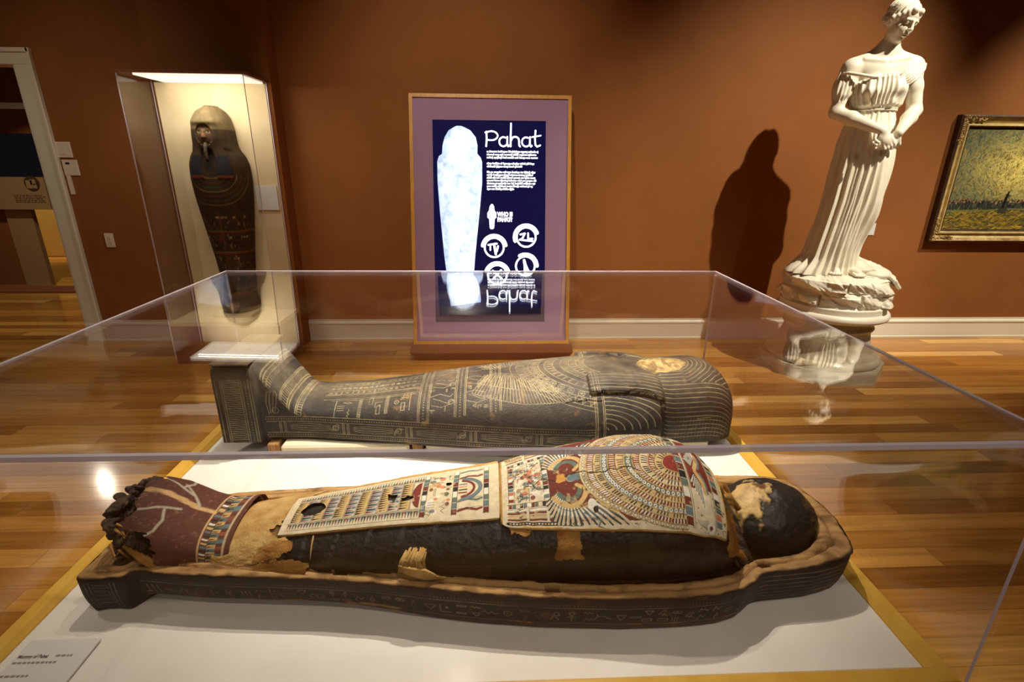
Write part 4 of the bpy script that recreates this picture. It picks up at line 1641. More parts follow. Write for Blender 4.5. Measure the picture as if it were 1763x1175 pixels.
    for sg_ in (-1, 1):
        for k in range(16):
            f_ = k/15.0
            p0 = (cx+.040+.016*f_, yc+sg_*(.012+.03*f_))
            p1 = (cx+.028+.03*f_, yc+sg_*(.028+.062*f_))
            cv.line(p0, p1, .0034, WHT if k % 2 else DRK)
        cv.pl([(cx+.048, yc+sg_*.004), (cx+.060, yc+sg_*.03), (cx+.064, yc+sg_*.055)], .010, OCH)
        cv.pl([(cx+.058, yc+sg_*.006), (cx+.068, yc+sg_*.03), (cx+.070, yc+sg_*.055)], .005, BLU)
        y1 = yc+sg_*.115
        for k in range(6):
            cv.pl([(cx+.03+.006*k, y1), (cx+.04+.005*k, y1+sg_*.012), (cx+.062, y1+sg_*(.018+.002*k))], .0016, BLU)
        cv.disc(cx+.070, y1+sg_*.016, .012, WHT)
        cv.disc(cx+.070, y1+sg_*.016, .005, RED)
        for k in range(3):
            for j in range(6):
                cv.rect(cx+.028+j*.009, cx+.035+j*.009, y1+sg_*.034+sg_*k*.009, y1+sg_*.041+sg_*k*.009, [WHT, BLU, PINK, GRN][(j+k) % 4])
    for j in range(18):
        h = (Wc-.04)/18
        cv.rect(cx+.088, cx+.104, .02+j*h+.001, .02+(j+1)*h-.001, [BLU, RED, WHT, DRK, GRN, PINK][(j*5) % 6])
    NXp, NVp = 500, 330
    T, V = np.meshgrid(np.linspace(0, 1, NXp), np.linspace(0, 1, NVp), indexing='ij')
    Xp = xs-.003+(.558)*T-.050*(.5-V)*sstep(.6, 1, T)
    plo = -.86-.44*T+.10*T*T+.02*(NZ.fbm(T*30, 0*T, 3)-.5)
    phi_ = interp([(0, .36), (.25, .62), (.5, .86), (.75, .92), (.92, .86), (1, .78)], T)
    PH = plo+(phi_-plo)*V
    col = cv.sample(xs+(xe-xs)*T, V*Wc)
    chip = np.clip((NZ2.fbm(T*34+9, V*22, 4)-.67)*10, 0, 1)[..., None]*.6
    col = col*(1-chip)+A3(S(206, 182, 132))*chip
    sp_ = np.clip((NZ.fbm(T*70+9, V*50, 3)-.73)*12, 0, 1)[..., None]*.8
    col = col*(1-sp_)+A3(S(70, 50, 36))*sp_
    crk = (np.abs(V-(.46+.10*(NZ.fbm(T*16, 0*T+2, 3)-.5)-.12*T)) < .0045)*(T > .10)*(T < .62)
    col = np.where(crk[..., None], A3(S(50, 36, 26)), col)
    och = np.clip((.9-(np.hypot((T-.27)/.028, (V-.43)/.06)+.7*(NZ.fbm(T*40, V*25, 3)-.5)))*6, 0, 1)[..., None]
    col = col*(1-och)+A3(S(200, 150, 70))*och
    P = body_pt(Xp, PH, .0105+.003*(NZ.fbm(T*10, V*7, 3)-.5))
    crn = (np.hypot(np.maximum(0, .035-T)/.035, np.maximum(0, .05-V)/.05) < 1.0)
    gridmesh('chest_plate', P, MT['painted'], root, col, mask=crn)
    g = Geo()
    g.tube([body_pt(xs+.556*t-.025*sstep(.6, 1, t), -.86-.44*t+.10*t*t, .0055) for t in np.linspace(.03, 1, 50)], .0055, 6)
    g.tube([body_pt(xs+.556*t+.025*sstep(.6, 1, t), float(interp([(0, .36), (.25, .62), (.5, .86), (.75, .92), (.92, .86), (1, .78)], t)), .0055) for t in np.linspace(0, 1, 50)], .0055, 6)
    g.tube([body_pt(xs-.002, t, .0055) for t in np.linspace(-.82, .36, 20)], .0055, 6)
    g.tube([body_pt(.585-.050*(.5-t), -1.20+t*1.98, .0055) for t in np.linspace(0, 1, 24)], .0055, 6)
    g.build('chest_plate_edge', MT['linen_pale'], root, True, local=False)

    # ---- head
    hc = np.array([.785, 1.192, .548])
    th = np.linspace(0, math.pi, 110)
    ph = np.linspace(0, 2*math.pi, 180, endpoint=False)
    TH_, PH = np.meshgrid(th, ph, indexing='ij')
    d = np.stack([np.cos(TH_), np.sin(TH_)*np.cos(PH), np.sin(TH_)*np.sin(PH)], -1)   # x axis = crown
    rad = 1+.05*(NZ.fbm(d[..., 0]*3+3, d[..., 1]*3+d[..., 2]*2, 4)-.5)
    rad = rad+.02*(NZ2.fbm(d[..., 0]*9, d[..., 1]*9+d[..., 2]*7, 3)-.5)
    P = hc+d*np.array([.137, .122, .098])*rad[..., None]
    # chin and jaw narrow towards the neck, nose ridge
    jaw = sstep(0, -1, -d[..., 0]*-1)
    P[..., 1] = hc[1]+(P[..., 1]-hc[1])*(1-.22*np.clip(-d[..., 0], 0, 1)**2)
    fz = np.clip(d[..., 2], 0, 1)
    P[..., 2] += .012*np.exp(-((P[..., 0]-.745)/.022)**2-((P[..., 1]-1.198)/.014)**2)*fz
    P[..., 2] -= .008*np.exp(-((P[..., 0]-.772)/.014)**2-((np.abs(P[..., 1]-1.198)-.034)/.018)**2)*fz
    n = NZ2.fbm(P[..., 0]*22, P[..., 1]*22+P[..., 2]*10, 5)
    c = A3(S(40, 35, 31))*(.6+.9*n)[..., None]
    ex = (P[..., 0]-.722)/.052
    ey = (P[..., 1]-1.180)/.060
    pm_ = np.clip((1.0-np.hypot(ex, ey)+1.5*(NZ.fbm(P[..., 0]*50, P[..., 1]*50, 4)-.5))*6, 0, 1)*(d[..., 2] > 0)
    pc = A3(S(206, 172, 112))*(.75+.5*NZ.fbm(P[..., 0]*80, P[..., 1]*80, 3))[..., None]
    hole = np.clip((.9-np.hypot((P[..., 0]-.758)/.026, (P[..., 1]-1.200)/.020)+.8*(NZ.fbm(P[..., 0]*90, P[..., 1]*90, 3)-.5))*5, 0, 1)
    pc = pc*(1-hole[..., None])+A3(S(112, 78, 46))*hole[..., None]
    c = c*(1-pm_[..., None])+pc*pm_[..., None]
    br = np.clip((NZ.fbm(P[..., 0]*16+5, P[..., 1]*10+P[..., 2]*30, 4)-.60)*7, 0, 1)[..., None]*.5*(d[..., 0] > .5)[..., None]
    c = c*(1-br)+A3(S(140, 96, 52))*br
    P = P+d*(.004*pm_-.006*hole)[..., None]
    gridmesh('head', P, MT['wrap'], root, c, wv=True, flip=False)
    # folded linen at the neck
    g = Geo()
    rr = random.Random(9)
    for k in range(22):
        y0 = 1.165+rr.uniform(-.15, .11)
        x0 = .60+rr.uniform(-.02, .03)
        z0 = .66-abs(y0-1.18)*.75
        p = [(x0-.015, y0, z0+.01), (x0+.02, y0+rr.uniform(-.015, .015), z0+rr.uniform(-.01, .02)), (x0+.05, y0+rr.uniform(-.02, .02), z0-.03+rr.uniform(-.02, .015))]
        g.tube(p, [.008, .011, .006], 6)
    g.build('neck_linen', MT['linen'], root, True, local=False)['kind'] = 'stuff'
    g = Geo()
    for k in range(9):
        f_ = k/8.0
        y0 = 1.06+.20*f_
        z0 = .64+.02*math.sin(f_*3)-.10*abs(f_-.6)
        g.tube([(.60, y0, z0+.02), (.625, y0+.015, z0+.004), (.65+rr.uniform(-.01, .01), y0-.004, z0-.02), (.668+.01*f_, y0-.015, z0-.045)], [.006, .012, .009, .003], 6)
    g.build('neck_wrapping', MT['linen_pale'], root, True, local=False)
    g = Geo()
    for k in range(5):
        y0 = 1.085-.018*k
        g.tube([(.60+.008*k, y0+.02, .655-.024*k), (.62+.008*k, y0+.004, .64-.026*k), (.645+.008*k, y0-.012, .60-.022*k)], [.010, .014, .008], 6)
    g.build('neck_dark_folds', MT['crumble'], root, True, local=False)

    # ---- painted foot case
    Xf = np.linspace(-.945, -.655, 190)
    ph = np.linspace(-2.2, 2.2, 240)
    XX, PH = np.meshgrid(Xf, ph, indexing='ij')
    wf = interp([(-.95, .118), (-.90, .128), (-.84, .126), (-.75, .118), (-.655, .124)], XX)
    zf = interp([(-.95, .672), (-.90, .682), (-.85, .668), (-.78, .628), (-.72, .606), (-.655, .612)], XX)
    zb = HP+.034
    hz = (zf-zb)/2
    nn = 2.6
    cs, sn = np.cos(PH), np.sin(PH)
    P = np.stack([XX, MYC+.012+wf*np.sign(sn)*np.abs(sn)**(2/nn), zb+hz+hz*np.sign(cs)*np.abs(cs)**(2/nn)], -1)
    cv = Canvas(-.95, -.65, -.36, .36, .0008, A3(S(98, 60, 50)))
    aw = PH*.14
    GRY = A3(S(176, 166, 146))
    TAN = A3(S(206, 166, 116))
    # the two sandal soles' straps
    for sg_ in (-1, 1):
        o_ = sg_*.075
        cv.pl([(-.925, o_+sg_*.0), (-.875, o_*.75), (-.835, o_*.45), (-.805, o_*.30)], .007, GRY)
        cv.pl([(-.835, o_*.45), (-.825, o_*1.0), (-.835, o_*1.6), (-.865, o_*2.2)], .006, GRY)
    cv.pl([(-.93, .0), (-.87, .004), (-.81, .0), (-.775, -.004), (-.735, -.004)], .009, TAN)
    cv.pl([(-.835, .055), (-.80, .022), (-.775, -.002)], .006, GRY)
    cv.line((-.735, -.36), (-.735, .36), .004, TAN)
    for k in range(46):
        yb = -.36+k*.72/46
        cv.rect(-.731, -.716, yb, yb+.0075, [WHT, DRK, BLU, OCH][k % 4])
        cv.rect(-.714, -.692, yb, yb+.0145, [OCH, BLU, OCH, GRN][k % 4])
        cv.poly([(-.713, yb+.002), (-.713, yb+.010), (-.694, yb+.006)], DRK if k % 2 else RED)
    for j in range(24):
        cv.rect(-.692, -.674, -.36+j*.03, -.36+j*.03+.016, [BLU, A3(S(140, 80, 60))][j % 2])
    cv.line((-.715, -.36), (-.715, .36), .0016, DRK)
    cv.line((-.672, -.36), (-.672, .36), .006, A3(S(196, 176, 140)))
    col = cv.sample(XX, aw)
    dk = sstep(-.83, -.90, XX+.05*(NZ.fbm(XX*20, PH*4, 3)-.5))[..., None]*.6
    col = col*(1-dk*.7)+A3(S(52, 34, 28))*dk*.7
    chip = np.clip((NZ2.fbm(XX*110, PH*16, 4)-.68)*10, 0, 1)[..., None]*.4
    col = col*(1-chip)+A3(S(160, 120, 88))*chip
    tear = (XX < -.915+.05*(NZ.fbm(PH*5+1, 0*PH, 3)-.3))
    tear = tear | ((PH < -.95) & (XX < -.865+.05*NZ.fbm(PH*7, XX*20, 2)))
    gridmesh('foot_case', P, MT['painted'], root, col, mask=~tear, flip=False)
    # crumbled toes end
    g = Geo()
    rr = random.Random(6)
    bm_v = []
    g = Geo()
    for k in range(16):
        p = Vector((-.925+rr.uniform(-.02, .015), MYC+rr.uniform(-.12, -.02), rr.uniform(.50, .655)))
        g.tube([p, p+Vector((.012, -.012, rr.uniform(-.03, .02))), p+Vector((.025, -.006, rr.uniform(-.04, .03)))], [.003, .0035, .001], 5)
    g.build('frayed_fibres', MT['linen'], root, True, local=False)['kind'] = 'stuff'
    g = Geo()
    for k in range(5):
        g.tube([(-.905+.012*k, 1.062, .60-.008*k), (-.868+.012*k, 1.052, .570-.010*k), (-.828+.008*k, 1.050, .530-.008*k), (-.80+.006*k, 1.052, .495-.006*k)], [.004, .006, .006, .004], 6)
    g.build('torn_strap', MT['linen'], root, True, local=False)
    return root


build_mummy()

# caption card
cc_ = empty('caption_card', (-0.99, 0.865, HP+.003), 0, 'white printed caption card lying on the deck at the corner of the platform', 'card')
Geo().box(-.088, .070, -.050, .083, 0, .004).build('card', MT['card'], cc_)


def text_mesh(body, size, bold=0.0, sx=1.0):
    cu = bpy.data.curves.new('t', 'FONT')
    cu.body = body
    cu.size = size
    cu.offset = bold
    ob = bpy.data.objects.new('t', cu)
    COL.objects.link(ob)
    dg = bpy.context.evaluated_depsgraph_get()
    me = bpy.data.meshes.new_from_object(ob.evaluated_get(dg))
    V = np.array([v.co[:] for v in me.vertices])
    F = [tuple(p.vertices) for p in me.polygons]
    bpy.data.objects.remove(ob)
    bpy.data.curves.remove(cu)
    bpy.data.meshes.remove(me)
    V[:, 0] *= sx
    return V, F


V, F = text_mesh('Mummy of Pahat', .0125, .0003, .78)
V = np.stack([V[:, 0]-.082, V[:, 1]+.036, 0*V[:, 0]+.0046], -1)
mk('title_lettering', V, F, MT['ink'], cc_)
g = Geo()
rr = random.Random(2)
for (yb, x0, x1) in ((.038, .000, .034), (.022, -.082, .010), (-.010, -.082, -.022), (-.026, -.082, -.04)):
    x = x0
    while x < x1:
        w = rr.uniform(.004, .010)
        g.box(x, x+w, yb, yb+.005, .004, .0044)
        x += w+.0025
g.build('small_lettering', MT['ink_pale'], cc_)['kind'] = 'stuff'

# ------------------------------------------------------------------ wall case with standing coffin
CX0, CX1, CY0, CY1, CZ0, CZ1 = -2.415, -1.605, 3.80, YP, .335, 2.03
wc = empty('wall_case', (-2.01, 4.0, 0), 0, 'tall clear acrylic wall case with cream cloth backing and lit top', 'display case')
box('pedestal', (CX0-.005, CX1+.005, CY0+.0, CY1-.001, 0, CZ0-.03), MT['brown_paint'], wc, local=False)
box('case_floor', (CX0-.005, CX1+.005, CY0-.004, CY1-.001, CZ0-.03, CZ0), MT['fabric_cream'], wc, local=False)
box('back_panel', (CX0+.02, CX1-.012, CY1-.03, CY1-.001, CZ0+.001, CZ1-.006), MT['fabric_cream'], wc, local=False)
box('case_top', (CX0-.002, CX1+.002, CY0-.002, CY1-.001, CZ1, CZ1+.018), MT['brown_paint'], wc, local=False)
box('lamp_diffuser', (CX0+.10, CX1-.02, CY0+.015, CY1-.04, CZ1-.012, CZ1-.001), MT['case_lamp'], wc, local=False)
_al = bpy.data.lights.new('case_lamp', 'AREA')
_al.shape = 'RECTANGLE'
_al.size, _al.size_y = .60, .05
_al.energy = 6.5
_al.color = (1.0, 0.92, 0.76)
_ao = bpy.data.objects.new('case_lamp', _al)
COL.objects.link(_ao)
_ao.location = ((CX0+CX1)/2+.04, CY0+.07, CZ1-.014)
_ao.rotation_euler = (math.radians(18), 0, 0)
pane('front_pane', (CX0, CX1, CY0, CY0+.006, CZ0+.001, CZ1-.001), 1, wc)
pane('side_pane', (CX0, CX0+.006, CY0+.006, CY1-.03, CZ0+.001, CZ1-.001), 0, wc)
pane('side_pane', (CX1-.006, CX1, CY0+.006, CY1-.03, CZ0+.001, CZ1-.001), 0, wc)
o = box('case_label', (-1.79, -1.63, CY1-.040, CY1-.0305, 1.135, 1.315), MT['card'])
props(o, 'white label card fixed to the cream backing of the wall case', 'label')


def build_standing():
    root = empty('standing_coffin', (-2.005, 4.155, CZ0+.03), 0, 'dark painted anthropoid coffin standing upright in the lit wall case', 'coffin')
    H = 1.50
    nz_, na = 330, 170
    z = np.linspace(0, H, nz_)
    hwid = interp([(0, .125), (.07, .130), (.085, .118), (.14, .112), (.2, .118), (.4, .138), (.65, .172), (.85, .198), (1.0, .210), (1.10, .205), (1.16, .185), (1.20, .155), (1.24, .142), (1.34, .135), (1.42, .118), (1.47, .085), (1.50, .03)], z)
    dep = interp([(0, .215), (.07, .215), (.10, .205), (.16, .165), (.22, .150), (.4, .155), (.65, .175), (.9, .195), (1.05, .195), (1.15, .180), (1.20, .178), (1.28, .188), (1.40, .178), (1.46, .14), (1.50, .06)], z)
    hwid = smooth1(hwid, 3)
    dep = smooth1(dep, 4)
    # ring: back (flat) and front arch
    t = np.linspace(0, 1, na)
    ang = math.pi*t
    ZZ = np.repeat(z[:, None], na, 1)
    c, s = -np.cos(ang), np.sin(ang)
    xx = hwid[:, None]*np.sign(c)*np.abs(c)**.8
    yy = -dep[:, None]*np.abs(s)**.75
    a = (t-.5)[None, :]*.55+0*ZZ
    # face and lappets
    fr = np.hypot((ZZ-1.30)/.072, a/.060)
    face = 1-sstep(.9, 1.0, fr)
    lap = (sstep(.028, .034, np.abs(a))*(1-sstep(.118, .124, np.abs(a)))*sstep(1.005, 1.012, ZZ)*(ZZ < 1.25)).astype(float)
    wig = sstep(1.19, 1.215, ZZ)
    rel = .012*np.maximum(lap, wig*(1-face))+face*(.010*np.sqrt(np.clip(1-fr**2, 0, 1)))
    rel += face*(.014*np.exp(-(a/.010)**2)*sstep(1.34, 1.325, ZZ)*sstep(1.275, 1.282, ZZ)-.005*np.exp(-((ZZ-1.318)/.010)**2-((np.abs(a)-.028)/.014)**2))
    brow = .010*np.exp(-((ZZ-1.385)/.02)**2)
    yy = yy-(rel+brow)*np.abs(s)**.5
    cv = Canvas(-.3, .3, 0, H, .0016, A3(S(62, 46, 30)))
    r = np.random.RandomState(31)
    RED = A3(S(120, 56, 34))
    OCH = A3(S(142, 112, 62))
    BLU = A3(S(37, 37, 42))
    GRN = A3(S(70, 76, 52))
    for k in range(7):
        rd = .05+.03*k
        cv.pl([(rd*1.05*math.sin(t_), 1.06-rd*1.05*math.cos(t_)) for t_ in np.linspace(-1.4, 1.4, 40)], .007, [OCH, RED, GRN, OCH, RED, GRN, OCH][k], alpha=.55)
    for sg in (-1, 1):
        cv.rect(sg*.075-.042, sg*.075+.042, 1.03, 1.16, BLU)
        cv.rect(sg*.075-.045, sg*.075+.045, 1.008, 1.026, RED)
    for (z0, z1) in ((.14, .29), (.30, .45), (.46, .61), (.62, .76)):
        cv.line((-.3, z0), (.3, z0), .008, RED)
        cv.line((-.3, z0+.010), (.3, z0+.010), .003, OCH)
        for x in (-.2, -.10, 0, .10, .2):
            cv.line((x, z0), (x, z1), .004, RED, .8)
        for k in range(34):
            px, pz = r.uniform(-.22, .22), r.uniform(z0+.03, z1-.02)
            cc = [RED, OCH, GRN, A3(S(170, 140, 96)), A3(S(36, 28, 20))][r.randint(5)]
            cv.line((px, pz), (px+r.uniform(-.012, .012), pz+r.uniform(-.045, .045)), r.uniform(.004, .009), cc, .8)
        for k in range(8):
            cv.disc(r.uniform(-.2, .2), z1-.03, .009, [OCH, RED, A3(S(176, 150, 104))][r.randint(3)], .8)
    cv.rect(-.14, .14, .0, .08, A3(S(50, 40, 30)))
    for k in range(40):
        x = -.24+.48*k/39
        if abs(x) > .06:
            cv.line((x, 1.20), (x*.7, 1.46), .003, A3(S(84, 70, 46)), .6)
    cv.rect(-.3, .3, 1.34, 1.50, A3(S(128, 112, 78)), .55)
    col = cv.sample(a*1.0, ZZ)
    fcol = A3(S(84, 60, 40))*np.ones_like(col)
    eye = np.clip(1.4-np.hypot((ZZ-1.318)/.006, (np.abs(a)-.028)/.013), 0, 1)[..., None]
    fcol = fcol*(1-eye)+A3(S(170, 156, 130))*eye
    pup = np.clip(1.6-np.hypot((ZZ-1.318)/.006, (np.abs(a)-.028)/.005), 0, 1)[..., None]
    fcol = fcol*(1-pup)+A3(S(16, 14, 12))*pup
    nl = np.exp(-(a/.010)**2-((ZZ-1.30)/.02)**2)[..., None]
    fcol = fcol*(1-nl)+A3(S(180, 130, 86))*nl
    col = col*(1-face[..., None])+fcol*face[..., None]
    chin = ((np.abs(a) < .018) & (ZZ > 1.05) & (ZZ < 1.235))[..., None]
    col = np.where(chin, A3(S(44, 34, 26)), col)
    w_ = NZ.fbm(a*30, ZZ*20, 4)[..., None]
    col = col*(.65+.7*w_)
    # lean back slightly
    P = np.stack([xx, yy+ZZ*.0, ZZ], -1)
    back = np.stack([xx[:, ::-1]*.96, 0*yy, ZZ], -1)[:, 1:-1:8]
    P2 = np.concatenate([P, back], 1)
    c2 = np.concatenate([col, np.repeat(np.repeat(A3(S(60, 44, 30))[None, None], nz_, 0), back.shape[1], 1)], 1)
    top = P2[-1:].mean(1, keepdims=True)+0*P2[-1:]
    bot = P2[:1].mean(1, keepdims=True)+0*P2[:1]
    P2 = np.concatenate([bot, P2, top])
    c2 = np.concatenate([c2[:1], c2, c2[-1:]])
    gridmesh('coffin_body', P2, MT['painted'], root, c2, wv=True, local=True, flip=False)
    g = Geo()
    g.tube([(0, -.185, 1.245), (0, -.205, 1.21), (0, -.205, 1.16), (0, -.198, 1.12)], [.013, .013, .012, .010], 8)
    g.build('false_beard', MT['crumble'], root, True)
    g = Geo().box(-.15, .15, -.235, 0.0, -.029, -.002, .004)
    g.build('clear_foot_mount', MT['fabric_cream'], root)
    return root


build_standing()

# ------------------------------------------------------------------ screen kiosk
KO = np.array([0.013, 3.83, 0.14])
KU = np.array([0, .42, 1.84])
KL = float(np.linalg.norm(KU))
KU = KU/KL
KN = np.cross(np.array([1.0, 0, 0]), KU)      # outward is towards the camera
if KN[1] > 0:
    KN = -KN


def kp(a, b, c=0.0):
    return tuple(KO+np.array([a, 0, 0])+KU*b+KN*c)


def kbox(g, a0, a1, b0, b1, c0, c1):
    V = [kp(a, b, c) for c in (c0, c1) for (a, b) in ((a0, b0), (a1, b0), (a1, b1), (a0, b1))]
    return g.add(V, [(3, 2, 1, 0), (4, 5, 6, 7), (0, 1, 5, 4), (1, 2, 6, 5), (2, 3, 7, 6), (3, 0, 4, 7)])


ki = empty('screen_kiosk', (KO[0], 4.05, 0), 0, 'leaning lavender kiosk with golden wood frame and lit screen against the terracotta wall', 'kiosk')
HWK = .612
# wedge body
sec = [(3.858, 0.14), (4.285, 1.99), (4.36, 1.99), (4.36, 0.14)]
V = [(KO[0]-HWK+.012, y_, z_) for y_, z_ in sec]+[(KO[0]+HWK-.012, y_, z_) for y_, z_ in sec]
mk('wedge_body', V, [(0, 1, 2, 3), (7, 6, 5, 4), (0, 4, 5, 1), (1, 5, 6, 2), (2, 6, 7, 3), (3, 7, 4, 0)], MT['brown_paint'], ki, False, None, False)
V = []
for (x0, x1, y0, z_) in ((-.585, .600, 3.84, 0), (-.645, .645, 3.80, .075), (-.63, .632, 3.806, .138)):
    V += [(KO[0]+x0, y0, z_), (KO[0]+x1, y0, z_), (KO[0]+x1, 4.34, z_), (KO[0]+x0, 4.34, z_)]
F = [(3, 2, 1, 0), (8, 9, 10, 11)]
for k in range(2):
    for i in range(4):
        j = (i+1) % 4
        F.append((k*4+i, k*4+j, k*4+4+j, k*4+4+i))
mk('base_plinth', V, F, MT['brown_paint'], ki, False, None, False)
SX0, SX1, SY0, SY1 = -.440, .418, .175, 1.703
fr = .026
for (nm, a0, a1, b0, b1) in (('frame_rail', -HWK, HWK, 0, fr), ('frame_rail', -HWK, HWK, KL-fr, KL), ('frame_rail', -HWK, -HWK+fr, fr, KL-fr), ('frame_rail', HWK-fr, HWK, fr, KL-fr)):
    kbox(Geo(), a0, a1, b0, b1, -.03, .014).build(nm, MT['kiosk_wood'], ki, False, False)
# mat with a window for the screen
g = Geo()
kbox(g, -HWK+fr, SX0, fr, KL-fr, -.02, .004)
kbox(g, SX1, HWK-fr, fr, KL-fr, -.02, .004)
kbox(g, SX0, SX1, fr, SY0, -.02, .004)
kbox(g, SX0, SX1, SY1, KL-fr, -.02, .004)
g.build('lavender_mat', MT['purple'], ki, False, False)
scr = kbox(Geo(), SX0, SX1, .298, SY1, -.02, -.006).build('screen', MT['screen'], ki, False, False)
kbox(Geo(), SX0, SX1, SY0, .298, -.02, -.006).build('screen_bezel', MT['black'], ki, False, False)


def kmesh(name, polys, m, c, parent=scr, cols=None):
    V = []
    F = []
    for p in polys:
        o_ = len(V)
        V += [kp(a, b, c) for a, b in p]
        F.append(tuple(range(o_, o_+len(p))))
    V = np.array(V)-np.array(ki.location)
    return mk(name, V, F, m, parent, False, cols)


def stroke(pts, ws):
    polys = []
    if not isinstance(ws, (list, tuple)):
        ws = [ws]*len(pts)
    for (p, w) in zip(pts, ws):
        polys.append([(p[0]+w/2*math.cos(t), p[1]+w/2*math.sin(t)) for t in np.linspace(0, 2*math.pi, 12, endpoint=False)])
    for i in range(len(pts)-1):
        (x1, y1), (x2, y2) = pts[i], pts[i+1]
        d = math.hypot(x2-x1, y2-y1)+1e-9
        nx_, ny_ = -(y2-y1)/d, (x2-x1)/d
        a, b = ws[i]/2, ws[i+1]/2
        polys.append([(x1+nx_*a, y1+ny_*a), (x1-nx_*a, y1-ny_*a), (x2-nx_*b, y2-ny_*b), (x2+nx_*b, y2+ny_*b)])
    return polys


def arcp(cx, cy, rx, ry, a0, a1, n=14):
    return [(cx+rx*math.cos(math.radians(t)), cy+ry*math.sin(math.radians(t))) for t in np.linspace(a0, a1, n)]


bx0, by0 = -.036, 1.516
t_ = .0130
pp = []
pp += stroke([(bx0, by0), (bx0+.004, by0+.05), (bx0+.002, by0+.106)], t_)
pp += stroke([(bx0-.006, by0+.100)]+arcp(bx0+.040, by0+.077, .048, .033, 115, -95, 14)+[(bx0+.012, by0+.046)], t_*.85)


def letter_a(x):
    return stroke(arcp(x+.034, by0+.034, .032, .034, 60, 340, 16), t_*.9)+stroke([(x+.064, by0+.070), (x+.063, by0+.02), (x+.070, by0), (x+.078, by0+.006)], t_*.95)


pp += letter_a(bx0+.097)
xh = bx0+.186
pp += stroke([(xh+.003, by0+.168), (xh+.001, by0+.08), (xh, by0)], [t_*.9, t_, t_])
pp += stroke([(xh+.004, by0+.045)]+arcp(xh+.034, by0+.043, .030, .028, 140, 0, 10)+[(xh+.065, by0+.01), (xh+.072, by0)], t_*.95)
pp += letter_a(bx0+.270)
xt = bx0+.372
pp += stroke([(xt+.004, by0+.118), (xt, by0+.06), (xt+.003, by0+.014), (xt+.016, by0), (xt+.040, by0+.010)], t_*.95)
pp += stroke([(xt-.024, by0+.070), (xt+.010, by0+.076), (xt+.044, by0+.082)], t_*.8)
kmesh('title_lettering', pp, MT['glyph'], -.0045)
# body text rows: three paragraphs
rr = random.Random(14)
rowsT = [(1.470, .400), (1.448, .395), (1.426, .395), (1.382, .372), (1.360, .275), (1.318, .372), (1.297, .365), (1.276, .378), (1.255, .385), (1.234, .378), (1.213, .350), (1.192, .212)]
pp = []
for ri, (yb, wr) in enumerate(rowsT):
    x = -.032
    while x < -.032+wr-.012:
        nlet = rr.randint(2, 8)
        for k in range(nlet):
            if x > -.032+wr-.006:
                break
            h = rr.choice([.0105, .0105, .0115, .015])
            lo = 0 if rr.random() > .12 else -.004
            w = rr.uniform(.0055, .0085)
            pp.append([(x, yb+lo), (x+w, yb+lo), (x+w, yb+h), (x, yb+h)])
            x += w+.0012
        x += .0045
    if ri in (2, 4, 11):
        kmesh('paragraph_lettering', pp, MT['glyph'], -.0045)['kind'] = 'stuff'
        pp = []
for k, tx in enumerate(('WHO IS', 'PAHAT?')):
    V, F = text_mesh(tx, .044, .0028, .74)
    V = np.array([kp(v[0]+.048, v[1]+.994-.040*k, -.0045) for v in V])-np.array(ki.location)
    mk('caption_lettering', V, F, MT['glyph'], scr)
# little figure pictogram
pp = [[(-.012, 1.068), (.000, 1.085), (.012, 1.085), (.022, 1.068), (.026, 1.035), (.040, 1.02), (.040, .985), (.026, .97), (.022, .905), (.012, .895), (-.004, .895), (-.012, .905), (-.016, .97), (-.030, .985), (-.030, 1.02), (-.018, 1.035)]]
kmesh('figure_pictogram', pp, MT['glyph'], -.0045)
# round buttons
for (cx, cy, a0, a1, kd) in ((.271, .835, 20, 200, 0), (.022, .755, 10, 172, 1), (.265, .612, 0, 120, 2), (.045, .545, 15, 165, 3)):
    pp = stroke(arcp(cx, cy, .074, .074, 0, 360, 40), .014)
    pp += stroke(arcp(cx, cy, .092, .092, a0, a1, 24), .024)
    if kd == 0:
        pp += stroke([(cx-.045, cy+.02), (cx-.01, cy+.028), (cx-.03, cy-.01), (cx-.05, cy-.02), (cx+.05, cy-.03)], .014)+stroke([(cx+.015, cy+.03), (cx+.015, cy-.012), (cx+.05, cy-.012)], .013)
    elif kd == 1:
        pp += stroke([(cx-.045, cy+.02), (cx+.02, cy+.03)], .014)+stroke([(cx-.03, cy+.015), (cx-.03, cy-.02)], .012)+stroke([(cx, cy+.02), (cx+.012, cy-.05)], .018)+stroke([(cx+.03, cy+.01), (cx+.02, cy-.03)], .014)
    elif kd == 2:
        pp += stroke([(cx-.01, cy+.045), (cx, cy), (cx+.012, cy-.05)], [.02, .026, .05])
    else:
        pp += stroke([(cx-.035, cy+.03), (cx+.035, cy-.03)], .016)+stroke([(cx-.03, cy-.03), (cx+.03, cy+.035)], .016)
    kmesh('round_icon', pp, MT['glyph'], -.0045)
# picture of a standing coffin lit on the screen
H0, H1 = .315, 1.662
zz = np.linspace(H0, H1, 300)
xl = interp([(.30, -.318), (.43, -.335), (.50, -.350), (.545, -.345), (.58, -.352), (.70, -.366), (1.0, -.392), (1.25, -.408), (1.40, -.408), (1.44, -.395), (1.455, -.372), (1.52, -.366), (1.58, -.350), (1.63, -.318), (1.655, -.275), (1.665, -.25)], zz)
xr = interp([(.30, -.085), (.345, -.085), (.43, -.092), (.50, -.110), (.545, -.140), (.58, -.135), (.70, -.125), (1.0, -.092), (1.25, -.068), (1.40, -.068), (1.43, -.078), (1.46, -.104), (1.52, -.102), (1.58, -.115), (1.63, -.155), (1.655, -.205), (1.665, -.235)], zz)
u = np.linspace(0, 1, 90)[None]
AX = xl[:, None]+(xr-xl)[:, None]*u
BZ = np.repeat(zz[:, None], 90, 1)+(u-.5)*.03*(zz[:, None] < .45)
